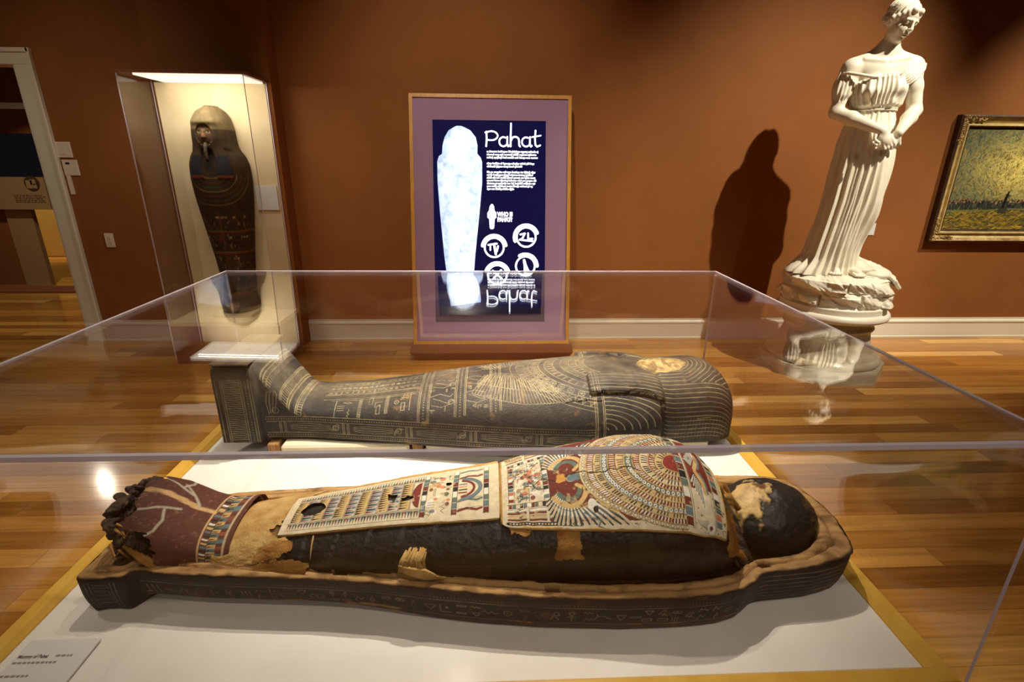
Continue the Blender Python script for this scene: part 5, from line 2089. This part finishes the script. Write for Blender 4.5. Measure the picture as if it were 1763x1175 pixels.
P = KO+np.stack([AX, 0*AX, 0*AX], -1)+BZ[..., None]*KU+(-.0045)*KN
e = .42+.75*NZ.fbm(AX*26, BZ*22, 4)
fz_ = NZ2.fbm(AX*95, BZ*70, 3)
e = e*(.72+.55*fz_)*(.80+.35*np.clip((AX-xl[:, None])/.10, 0, 1))
e = np.clip(e+.9*np.exp(-((AX+.235)/.06)**2-((BZ-1.52)/.07)**2)+.5*np.exp(-((AX+.22)/.08)**2-((BZ-.47)/.09)**2), 0, 1.7)
cols = np.stack([e*.62, e*.74, e*1.0], -1)
gridmesh('coffin_picture', P-np.array(ki.location), MT['screencoffin'], scr, cols, local=True, flip=True)

# ------------------------------------------------------------------ painting
pa = empty('framed_painting', (4.55, YW, 1.4), 0, 'oil painting of a glowing yellow sky over a dark crowd in a worn gilt frame', 'painting')
PX0, PX1, PZ0, PZ1 = 3.80, 5.36, .885, 1.90
FWd = .112


def frame_side(nm, p0, p1, inn0, inn1):
    prof = [(0, .0), (0, .05), (.12, .062), (.3, .045), (.55, .03), (.62, .045), (.72, .048), (.78, .030), (1.0, .022), (1.0, .0)]
    V = []
    for (e0, e1) in ((p0, inn0), (p1, inn1)):
        for (f, d) in prof:
            V.append((e0[0]+(e1[0]-e0[0])*f, YW-d, e0[1]+(e1[1]-e0[1])*f))
    n = len(prof)
    F = [(i, i+1, n+i+1, n+i) for i in range(n-1)]
    o_ = mk(nm, np.array(V), F, [MT['gilt'], MT['gilt_light'], MT['gilt_dark']], pa, False, None, False)
    for k, p in enumerate(o_.data.polygons):
        p.material_index = [2, 2, 0, 1, 1, 1, 1, 2, 1][k % 9]
    return o_


c4 = [(PX0, PZ0), (PX1, PZ0), (PX1, PZ1), (PX0, PZ1)]
i4 = [(PX0+FWd, PZ0+FWd), (PX1-FWd, PZ0+FWd), (PX1-FWd, PZ1-FWd), (PX0+FWd, PZ1-FWd)]
for k in range(4):
    frame_side('frame_side', c4[k], c4[(k+1) % 4], i4[k], i4[(k+1) % 4])
rr = random.Random(22)
for (cx, cz, sx_, sz_) in ((PX0, PZ0, 1, 1), (PX1, PZ0, -1, 1), (PX0, PZ1, 1, -1), (PX1, PZ1, -1, -1)):
    g = Geo()
    for k in range(80):
        t = rr.random()
        along = rr.random()*.19
        dx, dz = (.012+along, rr.uniform(.012, .05)) if rr.random() < .5 else (rr.uniform(.012, .05), .012+along)
        p = Vector((cx+sx_*dx, YW-.050, cz+sz_*dz))
        a = rr.uniform(0, 6.28)
        d = Vector((math.cos(a), 0, math.sin(a)))*.016
        g.tube([p-d, p+Vector((0, -.006, 0)), p+d], [.002, .0065, .002], 6)
    g.build('corner_ornament', MT['gilt'], pa, True, local=False)['kind'] = 'stuff'
nx, nz = 420, 260
U, V_ = np.meshgrid(np.linspace(0, 1, nx), np.linspace(0, 1, nz), indexing='ij')
wx, wz = PX1-PX0-2*FWd+.01, PZ1-PZ0-2*FWd+.01
n2_ = NZ2.fbm(U*26+V_*9, V_*30, 3)
pc = Canvas(0, wx, 0, wz, .0028, S(96, 104, 66))
r = np.random.RandomState(77)
for k in range(13000):
    a_, b_ = r.uniform(0, wx), r.uniform(0, wz)
    u_, v_ = a_/wx, b_/wz
    gl = math.exp(-(((u_-.42)/.30)**2+((v_-.62)/.30)**2))
    ang = math.atan2(v_-.62, u_-.42)+math.pi/2+r.uniform(-1.3, 1.3)
    if v_ > .30:
        col = A3(S(70, 84, 66))*(1-gl)+A3(S(226, 208, 112))*gl
        q = r.rand()
        if q < .16:
            col = col*.6+A3(S(196, 150, 44))*.4
        elif q < .28:
            col = col*.6+A3(S(120, 140, 130))*.4
        elif q < .40 and gl < .5:
            col = A3(S(44, 58, 66))
        elif q < .46:
            col = A3(S(112, 76, 40))
        L_ = .02
    elif v_ > .195:
        col = [A3(S(24, 26, 38)), A3(S(36, 38, 50)), A3(S(52, 46, 44)), A3(S(20, 20, 26))][r.randint(4)]
        ang = math.pi/2+r.uniform(-.4, .4)
        L_ = .012
    else:
        col = [A3(S(150, 122, 40)), A3(S(84, 66, 32)), A3(S(60, 50, 30)), A3(S(176, 146, 52)), A3(S(76, 78, 44))][r.randint(5)]
        ang = r.uniform(-.5, .9)
        L_ = .03
    col = np.clip(col*r.uniform(.7, 1.35), 0, 1)
    pc.line((a_-L_*math.cos(ang), b_-L_*math.sin(ang)), (a_+L_*math.cos(ang), b_+L_*math.sin(ang)), r.uniform(.0035, .0075), col, .75)
for k in range(170):
    a_ = r.uniform(0, wx)
    b_ = wz*(.295+.02*r.rand()-.03*r.rand())
    pc.disc(a_, b_, r.uniform(.004, .0075), [S(170, 110, 76), S(34, 34, 46), S(190, 140, 100), S(120, 70, 56), S(28, 28, 40)][r.randint(5)])
pc.pl([(0, wz*.19), (wx*.3, wz*.20), (wx*.36, wz*.215), (wx, wz*.20)], .012, S(112, 112, 62))
pc.rect(wx*.335, wx*.395, wz*.165, wz*.235, S(54, 58, 40))
pc.pl([(wx*.362, wz*.235), (wx*.366, wz*.32), (wx*.372, wz*.36)], .026, S(22, 22, 28))
pc.pl([(wx*.37, wz*.345), (wx*.395, wz*.352)], .009, S(22, 22, 28))
pc.disc(wx*.374, wz*.385, .010, S(40, 30, 28))
sky = pc.sample(U*wx, V_*wz)
P = np.stack([PX0+FWd-.005+U*wx, YW-.026-.002*n2_, PZ0+FWd-.005+V_*wz], -1)
gridmesh('canvas', P, MT['paint'], pa, np.clip(sky, 0, 1), flip=False)
box('backing', (PX0+.02, PX1-.02, YW-.018, YW-.001, PZ0+.02, PZ1-.02), MT['gilt_dark'], pa, local=False)

# ------------------------------------------------------------------ statue pedestal
PC = (2.60, 3.68)
ped = empty('statue_pedestal', (*PC, 0), 0, 'round veined marble pedestal with octagonal foot beneath the white statue', 'pedestal')
ap = .405
R8 = ap/math.cos(math.pi/8)
oc = [(R8*math.cos(math.pi/8+i*math.pi/4), R8*math.sin(math.pi/8+i*math.pi/4)) for i in range(8)]
g = Geo().prism(oc, 0, .086)
g.prism([(x*.985, y_*.985) for x, y_ in oc], .086, .094)
g.build('octagonal_plinth', MT['marble_base'], ped)
prof = [(.36, .094), (.388, .100), (.398, .118), (.392, .137), (.372, .148), (.366, .152), (.366, .160), (.345, .185), (.318, .225), (.302, .27), (.292, .32)]
Geo().lathe(prof, (0, 0), 72).build('base_moulding', MT['marble_base'], ped, True)
prof = [(.292, .32), (.292, .345), (.304, .350), (.310, .362), (.304, .374), (.294, .378), (.294, .405), (.302, .430)]
Geo().lathe(prof, (0, 0), 72).build('drum', MT['marble_base'], ped, True)
prof = [(.30, .430), (.352, .434), (.378, .446), (.386, .464), (.380, .484), (.366, .497), (.350, .500)]
Geo().lathe(prof, (0, 0), 72).build('top_disc', MT['marble'], ped, True)

# ------------------------------------------------------------------ marble statue
ZS = .500
st = empty('marble_statue', (*PC, ZS), math.radians(-14), 'white marble statue of a draped standing woman with clasped hands and bowed head', 'statue')
RH = .262       # rock height; the figure's own zero is the rock top


class SDF:
    def __init__(self, lo, hi, h):
        self.lo = np.array(lo, float)
        self.h = h
        self.n = [int((b-a)/h)+1 for a, b in zip(lo, hi)]
        self.ax = [self.lo[k]+h*np.arange(self.n[k]) for k in range(3)]
        self.D = np.full(self.n, .08, np.float32)

    def region(self, lo, hi, mg):
        sl = []
        for k in range(3):
            a = max(0, int((lo[k]-mg-self.lo[k])/self.h))
            b = min(self.n[k], int((hi[k]+mg-self.lo[k])/self.h)+2)
            sl.append(slice(a, max(a, b)))
        X = self.ax[0][sl[0]][:, None, None]
        Y = self.ax[1][sl[1]][None, :, None]
        Z_ = self.ax[2][sl[2]][None, None, :]
        return tuple(sl), X, Y, Z_

    def add(self, sl, d, k=.0, sub=False):
        A = self.D[sl]
        if A.size == 0:
            return
        d = d.astype(np.float32)
        if sub:
            A2, d2 = -A, d
            if k > 0:
                h_ = np.clip(.5+.5*(d2-A2)/k, 0, 1)
                r_ = d2*(1-h_)+A2*h_-k*h_*(1-h_)
            else:
                r_ = np.minimum(A2, d2)
            self.D[sl] = -r_
        else:
            if k > 0:
                h_ = np.clip(.5+.5*(d-A)/k, 0, 1)
                self.D[sl] = d*(1-h_)+A*h_-k*h_*(1-h_)
            else:
                self.D[sl] = np.minimum(A, d)

    def cap(self, p, q, ra, rb, k=.02, sub=False, sq=None):
        p, q = np.array(p, float), np.array(q, float)
        m = max(ra, rb)
        sl, X, Y, Z_ = self.region(np.minimum(p, q)-m, np.maximum(p, q)+m, .05)
        d = q-p
        t = np.clip(((X-p[0])*d[0]+(Y-p[1])*d[1]+(Z_-p[2])*d[2])/(d@d+1e-12), 0, 1)
        dist = np.sqrt((X-p[0]-t*d[0])**2+(Y-p[1]-t*d[1])**2+(Z_-p[2]-t*d[2])**2)-(ra+(rb-ra)*t)
        self.add(sl, dist, k, sub)

    def ell(self, c, r, R=None, k=.02, sub=False, wave=None):
        c, r = np.array(c, float), np.array(r, float)
        m = r.max()
        sl, X, Y, Z_ = self.region(c-m, c+m, .05)
        X, Y, Z_ = X-c[0], Y-c[1], Z_-c[2]
        if R is not None:
            x = X*R[0, 0]+Y*R[1, 0]+Z_*R[2, 0]
            y_ = X*R[0, 1]+Y*R[1, 1]+Z_*R[2, 1]
            z = X*R[0, 2]+Y*R[1, 2]+Z_*R[2, 2]
        else:
            x, y_, z = X+0*Y+0*Z_, Y+0*X+0*Z_, Z_+0*X+0*Y
        k0 = np.sqrt((x/r[0])**2+(y_/r[1])**2+(z/r[2])**2)
        k1 = np.sqrt((x/r[0]**2)**2+(y_/r[1]**2)**2+(z/r[2]**2)**2)+1e-9
        d = k0*(k0-1)/k1
        if wave is not None:
            d = d-wave(x, y_, z)
        self.add(sl, d, k, sub)

    def mesh(self):
        D = self.D
        ins = D < 0
        nx, ny, nz = D.shape
        cnt = np.zeros((nx-1, ny-1, nz-1), np.float32)
        acc = np.zeros((nx-1, ny-1, nz-1, 3), np.float32)
        s = ins.astype(np.int8)
        tot = sum(s[a:nx-1+a, b:ny-1+b, c:nz-1+c] for a in (0, 1) for b in (0, 1) for c in (0, 1))
        act = np.argwhere((tot > 0) & (tot < 8))
        I, J, K = act.T
        P = np.zeros((len(act), 3))
        C = np.zeros(len(act))
        cor = [(a, b, c) for a in (0, 1) for b in (0, 1) for c in (0, 1)]
        for ca in cor:
            for k in range(3):
                if ca[k] == 1:
                    continue
                cb = list(ca)
                cb[k] = 1
                va = D[I+ca[0], J+ca[1], K+ca[2]]
                vb = D[I+cb[0], J+cb[1], K+cb[2]]
                m = (va < 0) != (vb < 0)
                t = va/(va-vb+1e-12)
                p = np.tile(np.array(ca, float), (len(act), 1))
                p[:, k] = t
                P += p*m[:, None]
                C += m
        V = self.lo+self.h*(act+P/C[:, None])
        idx = -np.ones(tot.shape, np.int64)
        idx[I, J, K] = np.arange(len(act))
        F = []
        for k in range(3):
            o1, o2 = [(1, 2), (2, 0), (0, 1)][k]
            sl0 = [slice(1, -1)]*3
            sl0[k] = slice(0, -1)
            sl1 = list(sl0)
            sl1[k] = slice(1, None)
            a = ins[tuple(sl0)]
            b = ins[tuple(sl1)]
            e = np.argwhere(a != b)
            off = np.array([1, 1, 1])
            off[k] = 0
            g_ = e+off
            flip_ = a[tuple(e.T)]
            q = []
            for (d1, d2) in ((0, 0), (-1, 0), (-1, -1), (0, -1)):
                gg = g_.copy()
                gg[:, o1] += d1
                gg[:, o2] += d2
                q.append(idx[tuple(gg.T)])
            q = np.stack(q, -1)
            q[~flip_] = q[~flip_][:, ::-1]
            F.append(q)
        F = np.concatenate(F)
        F = F[(F >= 0).all(1)]
        return V, F


def rotm(rx=0, ry=0, rz=0):
    def Rx(a):
        return np.array([[1, 0, 0], [0, math.cos(a), -math.sin(a)], [0, math.sin(a), math.cos(a)]])

    def Ry(a):
        return np.array([[math.cos(a), 0, math.sin(a)], [0, 1, 0], [-math.sin(a), 0, math.cos(a)]])

    def Rz(a):
        return np.array([[math.cos(a), -math.sin(a), 0], [math.sin(a), math.cos(a), 0], [0, 0, 1]])
    return Rz(rz)@Ry(ry)@Rx(rx)


def build_figure():
    s = SDF((-.34, -.33, .84), (.36, .20, 1.78), .0042)
    # trunk
    s.ell((0, .01, 1.22), (.150, .098, .20), k=.03)
    s.ell((0, .02, 1.34), (.165, .075, .075), k=.04)
    s.cap((-.150, .018, 1.362), (.150, .018, 1.366), .055, .055, .05)
    s.cap((-.12, .02, 1.395), (0, .02, 1.46), .030, .045, .06)
    s.cap((.12, .02, 1.40), (0, .02, 1.46), .030, .045, .06)
    s.ell((-.062, -.068, 1.225), (.058, .050, .060), k=.04)
    s.ell((.062, -.068, 1.225), (.058, .050, .060), k=.04)
    # neck, bowed forward towards the figure's left
    s.cap((0, .015, 1.40), (.020, -.012, 1.535), .055, .049, .035)
    # collar bones
    s.cap((-.02, -.052, 1.385), (-.13, -.035, 1.402), .010, .008, .02)
    s.cap((.02, -.052, 1.385), (.13, -.035, 1.405), .010, .008, .02)
    # arms
    RS, RE, RWt = (-.185, .015, 1.350), (-.232, -.005, 1.085), (.005, -.195, .955)
    LS, LE, LWt = (.185, .015, 1.352), (.240, -.010, 1.090), (.105, -.185, .945)
    for (a, e, w) in ((RS, RE, RWt), (LS, LE, LWt)):
        a, e, w = np.array(a), np.array(e), np.array(w)
        s.ell(a, (.056, .056, .062), k=.03)
        s.cap(a, a+(e-a)*.45, .053, .050, .03)
        s.cap(a+(e-a)*.45, e, .050, .042, .02)
        s.cap(e, e+(w-e)*.35, .043, .044, .02)
        s.cap(e+(w-e)*.35, w, .044, .026, .02)

    def hand(w, d, side, nrm, spread, curl):
        w, d, side, nrm = [np.array(v, float)/(1 if i == 0 else np.linalg.norm(v)) for i, v in enumerate((w, d, side, nrm))]
        R = np.stack([side, nrm, d], 1)
        s.ell(w+d*.045, (.036, .017, .052), R, k=.02)
        lens = (.068, .076, .071, .056)
        for i, L_ in enumerate(lens):
            b = w+d*.080+side*(-.027+.018*i)
            d1 = d*math.cos(curl*.5)-nrm*math.sin(curl*.5)+side*(spread*(i-1.5))
            k1 = b+d1*L_*.45
            d2 = d*math.cos(curl*1.3)-nrm*math.sin(curl*1.3)
            k2 = k1+d2*L_*.32
            d3 = d*math.cos(curl*2.0)-nrm*math.sin(curl*2.0)
            k3 = k2+d3*L_*.24
            s.cap(b-d*.02, k1, .0098, .0092, .006)
            s.cap(k1, k2, .0090, .0084, .004)
            s.cap(k2, k3, .0084, .0074, .004)
        tb = w+d*.022-side*.030
        tm = tb+(d*.65-side*.62-nrm*.25)*.034
        s.cap(tb, tm, .0125, .0105, .012)
        s.cap(tm, tm+(d*.9-nrm*.4)*.028, .0105, .0082, .005)
    # right hand crosses over, hanging; left hand beneath it
    hand(RWt, (.50, -.16, -.84), (.84, .05, .50), (.05, -1, .2), .06, .55)
    hand((.100, -.172, .940), (-.42, -.12, -.88), (-.88, .10, .42), (-.08, -1, .15), .05, .75)
    # head
    hc = np.array([.030, -.045, 1.610])
    R = rotm(math.radians(24), math.radians(7), math.radians(26))     # nod, tilt, turn to the figure's left

    def hp_(x, y_, z):
        return hc+R@np.array([x, y_, z])
    s.ell(hp_(0, .012, .028), (.071, .088, .083), R, k=.015)
    s.ell(hp_(0, -.022, -.040), (.056, .066, .068), R, k=.03)
    s.ell(hp_(0, -.060, -.088), (.020, .020, .016), R, k=.02)
    s.ell(hp_(-.032, -.055, -.030), (.026, .022, .026), R, k=.02)
    s.ell(hp_(.032, -.055, -.030), (.026, .022, .026), R, k=.02)
    s.ell(hp_(0, -.066, .040), (.052, .022, .026), R, k=.02)
    for sg in (-1, 1):
        s.ell(hp_(sg*.031, -.092, .004), (.020, .014, .012), R, k=.012, sub=True)
        s.ell(hp_(sg*.030, -.077, .003), (.014, .010, .0085), R, k=.004)
        s.cap(hp_(sg*.014, -.089, .020), hp_(sg*.046, -.078, .018), .006, .005, .012)
    s.cap(hp_(0, -.088, .018), hp_(0, -.106, -.026), .0075, .0105, .010)
    s.ell(hp_(-.009, -.098, -.030), (.008, .008, .007), R, k=.008)
    s.ell(hp_(.009, -.098, -.030), (.008, .008, .007), R, k=.008)
    s.ell(hp_(0, -.090, -.053), (.020, .010, .0055), R, k=.006)
    s.ell(hp_(0, -.087, -.066), (.017, .010, .0060), R, k=.006)
    s.cap(hp_(-.020, -.092, -.0595), hp_(.020, -.092, -.0595), .0022, .0022, .004, sub=True)
    s.ell(hp_(-.071, .012, -.012), (.010, .020, .028), R, k=.008)

    def wv(x, y_, z):
        u_ = np.abs(x)*1.1+.35*y_
        return .0060*np.sin(62*z+70*u_+14*np.sin(40*y_))*np.clip(np.abs(x)/.02, 0, 1)-.004*np.exp(-(x/.006)**2)
    # hair: cap, waves over the temples, roll at the nape
    s.ell(hp_(0, .026, .044), (.084, .094, .080), R, k=.006, wave=wv)
    for sg in (-1, 1):
        for k_ in range(5):
            f = k_/4.0
            s.ell(hp_(sg*(.022+.052*f), -.074+.066*f, .070-.066*f), (.022, .019, .020), R, k=.007)
        s.ell(hp_(sg*.070, .040, -.012), (.020, .036, .032), R, k=.012, wave=wv)
    s.ell(hp_(0, .092, -.010), (.046, .036, .042), R, k=.012, wave=wv)
    # flowers held in the hand
    for (x, y_, z) in ((-.035, -.225, .895), (-.020, -.232, .884), (-.048, -.222, .882), (-.030, -.230, .868)):
        s.ell((x, y_, z), (.011, .010, .011), k=.004)
    V, F = s.mesh()
    V[:, 2] += RH
    mk('figure', V, np.ascontiguousarray(F), MT['marble'], st, True)


build_figure()


def build_dress():
    # skirt and bodice, one draped surface around the body
    nth, nzz = 460, 400
    th = np.linspace(0, 2*math.pi, nth, endpoint=False)     # 0 = front (-y), pi/2 = +x
    z = np.concatenate([np.linspace(-.012, 1.095, 300), np.linspace(1.098, 1.318, 100)])
    ZZ, TT = np.meshgrid(z, th, indexing='ij')
    rx = interp([(-.02, .225), (.05, .205), (.15, .190), (.35, .178), (.55, .176), (.75, .180), (.88, .178), (.98, .160), (1.06, .135), (1.095, .128), (1.105, .140), (1.125, .156), (1.20, .168), (1.26, .168), (1.30, .165), (1.32, .150)], ZZ)
    ry = interp([(-.02, .215), (.05, .195), (.15, .180), (.35, .165), (.55, .160), (.75, .158), (.88, .150), (.98, .132), (1.06, .112), (1.095, .106), (1.105, .116), (1.125, .130), (1.20, .134), (1.26, .130), (1.30, .122), (1.32, .100)], ZZ)
    cx = interp([(-.02, -.075), (.2, -.052), (.5, -.018), (.8, .004), (1.0, 0), (1.4, 0)], ZZ)
    cy = interp([(-.02, .01), (.5, .0), (1.0, .01), (1.4, .01)], ZZ)
    h = np.clip((1.09-ZZ)/1.09, 0, 1)

    def ridge(x, p):
        return (.5+.5*np.cos(x))**p
    drift = .35*h*np.sin(TT*1.0+.6)
    w1 = .10*NZ.fbm(TT*3, ZZ*2.0, 2)
    f = .60*ridge(20*(TT+drift)+1.6*np.sin(3*TT)+8*w1, 1.9)+.45*ridge(33*(TT-.5*drift)+1.7+9*w1, 1.5)+.30*ridge(8*(TT+.5*drift)+.4, 1.2)
    amp = .030*np.clip(h*2.2, .25, 1)*(ZZ < 1.096)+.011*(ZZ >= 1.096)
    # smooth thigh of the bent leg at the figure's left front
    thigh = np.exp(-((TT-.62)/.30)**2)*np.exp(-((ZZ-.62)/.24)**2)
    knee = np.exp(-((TT-.55)/.42)**2)*np.exp(-((ZZ-.50)/.26)**2)
    disp = amp*(f-.6)*(1-.85*thigh)+.035*knee
    # below the knee the cloth falls back
    disp = disp-.045*np.exp(-((TT-1.1)/.6)**2)*(1-sstep(.18, .42, ZZ))*sstep(.0, .06, ZZ)
    # bodice: breasts and gathers
    fb = ridge(34*(TT)+2.5*np.sin(TT*5)+20*(1.2-ZZ)*np.sin(TT*2+.3), 1.3)
    bod = (ZZ >= 1.096)
    disp = np.where(bod, .010*(fb-.5)*sstep(1.10, 1.14, ZZ), disp)
    for sg in (-1, 1):
        a0 = sg*.52
        dth = np.angle(np.exp(1j*(TT-a0)))
        disp = disp+.034*np.exp(-(dth/.34)**2-((ZZ-1.218)/.050)**2)
    # hanging knot of cloth at the breast's lower edge
    dth = np.angle(np.exp(1j*(TT-.35)))
    disp = disp+.016*np.exp(-(dth/.13)**2-((ZZ-1.135)/.026)**2)
    # train spreading to the figure's right at the hem
    dth = np.angle(np.exp(1j*(TT+1.35)))
    disp = disp+.075*np.exp(-(dth/.75)**2)*(1-sstep(-.01, .12, ZZ))
    # neckline: the upper edge slants, tucked into the body
    zt = 1.302+.026*np.sin(TT-.2)+.008*np.cos(2*TT)
    Z2 = np.where(ZZ > 1.098, 1.098+(ZZ-1.098)*(zt-1.098)/(1.318-1.098), ZZ)
    X = cx+(rx+disp)*np.sin(TT)
    Y = cy-(ry+disp)*np.cos(TT)
    P = np.stack([X, Y, Z2+RH], -1)
    gridmesh('dress', P, MT['marble'], st, wv=True, local=True, flip=True)
    # belt cord
    g = Geo()
    for dz in (-.006, .006):
        g.tube([((.136)*math.sin(t), .01-.113*math.cos(t), 1.098+dz+RH) for t in np.linspace(0, 2*math.pi, 60)], .0065, 8, False)
    g.build('belt', MT['marble'], st, True)
    # slipped sleeve on the figure's right arm, strap on the left shoulder
    a = np.array([-.188, .012, 1.312])
    b = np.array([-.226, .000, 1.155])
    tt = np.linspace(0, 1, 50)
    ph = np.linspace(0, 2*math.pi, 90, endpoint=False)
    T, PH = np.meshgrid(tt, ph, indexing='ij')
    rr_ = .056+.008*np.sin(T*math.pi)+.003*np.cos(11*PH+3*T)+.003*np.cos(17*PH-5*T)-.012*sstep(.7, 1, T)
    C = a+(b-a)*T[..., None]
    P = C+np.stack([rr_*np.cos(PH), rr_*np.sin(PH)*1.0, .012*np.cos(PH*2)-.03*np.cos(PH)*(1-T)], -1)
    P[..., 2] += RH
    gridmesh('sleeve', P, MT['marble'], st, wv=True, local=True)
    g = Geo()
    g.tube([(-.252, .0, 1.315+RH), (-.22, -.052, 1.318+RH), (-.165, -.078, 1.305+RH), (-.09, -.098, 1.288+RH), (-.03, -.102, 1.285+RH)], [.007, .010, .011, .010, .007], 8)
    for k in range(7):
        f_ = k/6.0
        g.tube([(.035+.085*f_, -.104+.012*f_, 1.275-.050*f_+RH), (.095+.085*f_, -.088+.012*f_, 1.318-.042*f_+RH), (.150+.075*f_, -.048+.01*f_, 1.368-.034*f_+RH),
                (.192+.052*f_, .004, 1.398-.03*f_+RH), (.19+.052*f_, .045, 1.385-.03*f_+RH)], [.007, .010, .011, .010, .006], 8)
    g.build('neckline_roll', MT['marble'], st, True)
    # bare toes under the hem
    s = SDF((-.16, -.40, -.03), (.18, -.10, .09), .004)
    for (ox, oy, rz) in ((.045, -.195, .10), (-.075, -.165, -.35)):
        R = rotm(0, 0, rz)
        o_ = np.array([ox, oy, 0])
        s.ell(o_+R@np.array([0, .035, .024]), (.040, .085, .032), R, k=.02)
        for i in range(5):
            p = o_+R@np.array([-.030+.0150*i, -.018-.010*math.sin(i*.9), .018])
            q_ = o_+R@np.array([-.034+.0172*i, -.052-.016*math.cos((i-1.2)*.6), .012])
            s.cap(p, q_, .0105, .0088, .006)
    V, F = s.mesh()
    V[:, 2] += RH
    mk('feet', V, np.ascontiguousarray(F), MT['marble'], st, True)


build_dress()


def build_rock():
    nth, nz_ = 420, 120
    th = np.linspace(0, 2*math.pi, nth, endpoint=False)
    z = np.linspace(0, RH, nz_)
    ZZ, TT = np.meshgrid(z, th, indexing='ij')
    r = np.random.RandomState(40)
    R0 = .352+0*ZZ
    edges_u = np.sort(r.uniform(0, 2*math.pi, 11))
    edges_l = np.sort(r.uniform(0, 2*math.pi, 9))

    def blocks(edges, lo, hi, amp, jz):
        idx = np.searchsorted(edges, TT) % len(edges)
        a = r.uniform(-amp, amp, len(edges))
        t = r.uniform(-.5, .5, len(edges))
        d = np.min(np.abs(np.angle(np.exp(1j*(TT[..., None]-edges[None, None])))), -1)
        lob = lo+jz*(r.rand(len(edges))[idx]-.5)
        hib = hi+jz*(r.rand(len(edges))[idx]-.5)
        mid = np.clip((ZZ-lob)/(hib-lob), 0, 1)
        m = sstep(0, .10, mid)*(1-sstep(.90, 1, mid))
        return (a[idx]+t[idx]*(mid-.5)*.05)*m-.028*(1-sstep(0, .035, d))*m, m
    b1, m1 = blocks(edges_u, .145, .235, .022, .03)
    b2, m2 = blocks(edges_l, .05, .145, .026, .035)
    low = 1-sstep(.038, .046, ZZ)
    n = NZ.fbm(np.cos(TT)*5+9, np.sin(TT)*5+ZZ*18, 4)-.5
    n2 = NZ2.fbm(np.cos(TT)*14+9, np.sin(TT)*14+ZZ*50, 3)-.5
    wavy = .020*np.sin(TT*5+ZZ*60+3*n)*(1-low)
    R = R0+b1+b2*.9-.022*(1-np.maximum(m1, m2))*(1-low)+.035*n*(1-low)+.010*n2*(1-low)+.002*low+wavy*.5
    R = R-.07*sstep(.225, .262, ZZ)**1.5
    P = np.stack([R*np.sin(TT), -R*np.cos(TT), ZZ], -1)
    top = []
    for f in (.8, .55, .3, 0.0):
        q = P[-1].copy()
        q[:, :2] *= f
        q[:, 2] = RH+.008*(1-f)+.006*(NZ.fbm(q[:, 0]*9, q[:, 1]*9, 3)-.5)
        top.append(q)
    P = np.concatenate([P, np.array(top)])
    gridmesh('rock_base', P, MT['marble'], st, wv=True, local=True, flip=True)
    # folded cloth lying over the rocks at the figure's left
    s = SDF((.0, -.36, .10), (.42, .24, .42), .005)
    s.ell((.20, -.04, RH+.005), (.12, .17, .050), k=.02)
    rr = random.Random(12)
    for k in range(17):
        f = k/16.0
        y0 = .13-.30*f
        z0 = RH+.078-.030*f+rr.uniform(-.006, .006)
        p = [np.array([.10+rr.uniform(-.02, .02), y0+.02, z0-.012]), np.array([.17, y0+rr.uniform(-.012, .012), z0]), np.array([.245, y0-.012+rr.uniform(-.012, .012), z0-.024+rr.uniform(-.008, .008)]),
             np.array([.305, y0-.02, z0-.062+rr.uniform(-.008, .008)]), np.array([.338, y0-.025, z0-.115])]
        for a_, b_ in zip(p[:-1], p[1:]):
            s.cap(a_, b_, .0125, .0115, .008)
    V, F = s.mesh()
    mk('draped_cloth', V, np.ascontiguousarray(F), MT['marble'], st, True)


build_rock()


def build_toes():
    """crumbled resin mass at the mummy's foot end"""
    root = bpy.data.objects['mummy']
    s = SDF((-1.0, 1.02, .44), (-.87, 1.325, .72), .0032)
    rr = random.Random(6)
    yc = MYC+.012
    s.ell((-.905, yc, .56), (.030, .112, .095), k=.01)
    for k in range(260):
        py = yc+rr.uniform(-.112, .112)
        fy_ = (py-yc)/.118
        top = .640+.030*math.sqrt(max(0, 1-fy_*fy_))
        f = rr.random()**.6
        pz = HP+.05+(top-HP-.05)*f
        px = -.918-.040*math.sqrt(max(0, 1-fy_*fy_))*(.55+.45*f)+rr.uniform(-.008, .014)
        rd = (rr.uniform(.005, .016), rr.uniform(.005, .018), rr.uniform(.004, .010))
        s.ell((px, py, pz), rd, rotm(rr.uniform(-1, 1), rr.uniform(-1, 1), rr.uniform(-1, 1)), k=.004)
    V, F = s.mesh()
    V = V-np.array(root.location)
    mk('crumbled_toes', V, np.ascontiguousarray(F), MT['crumble'], root, True)


build_toes()
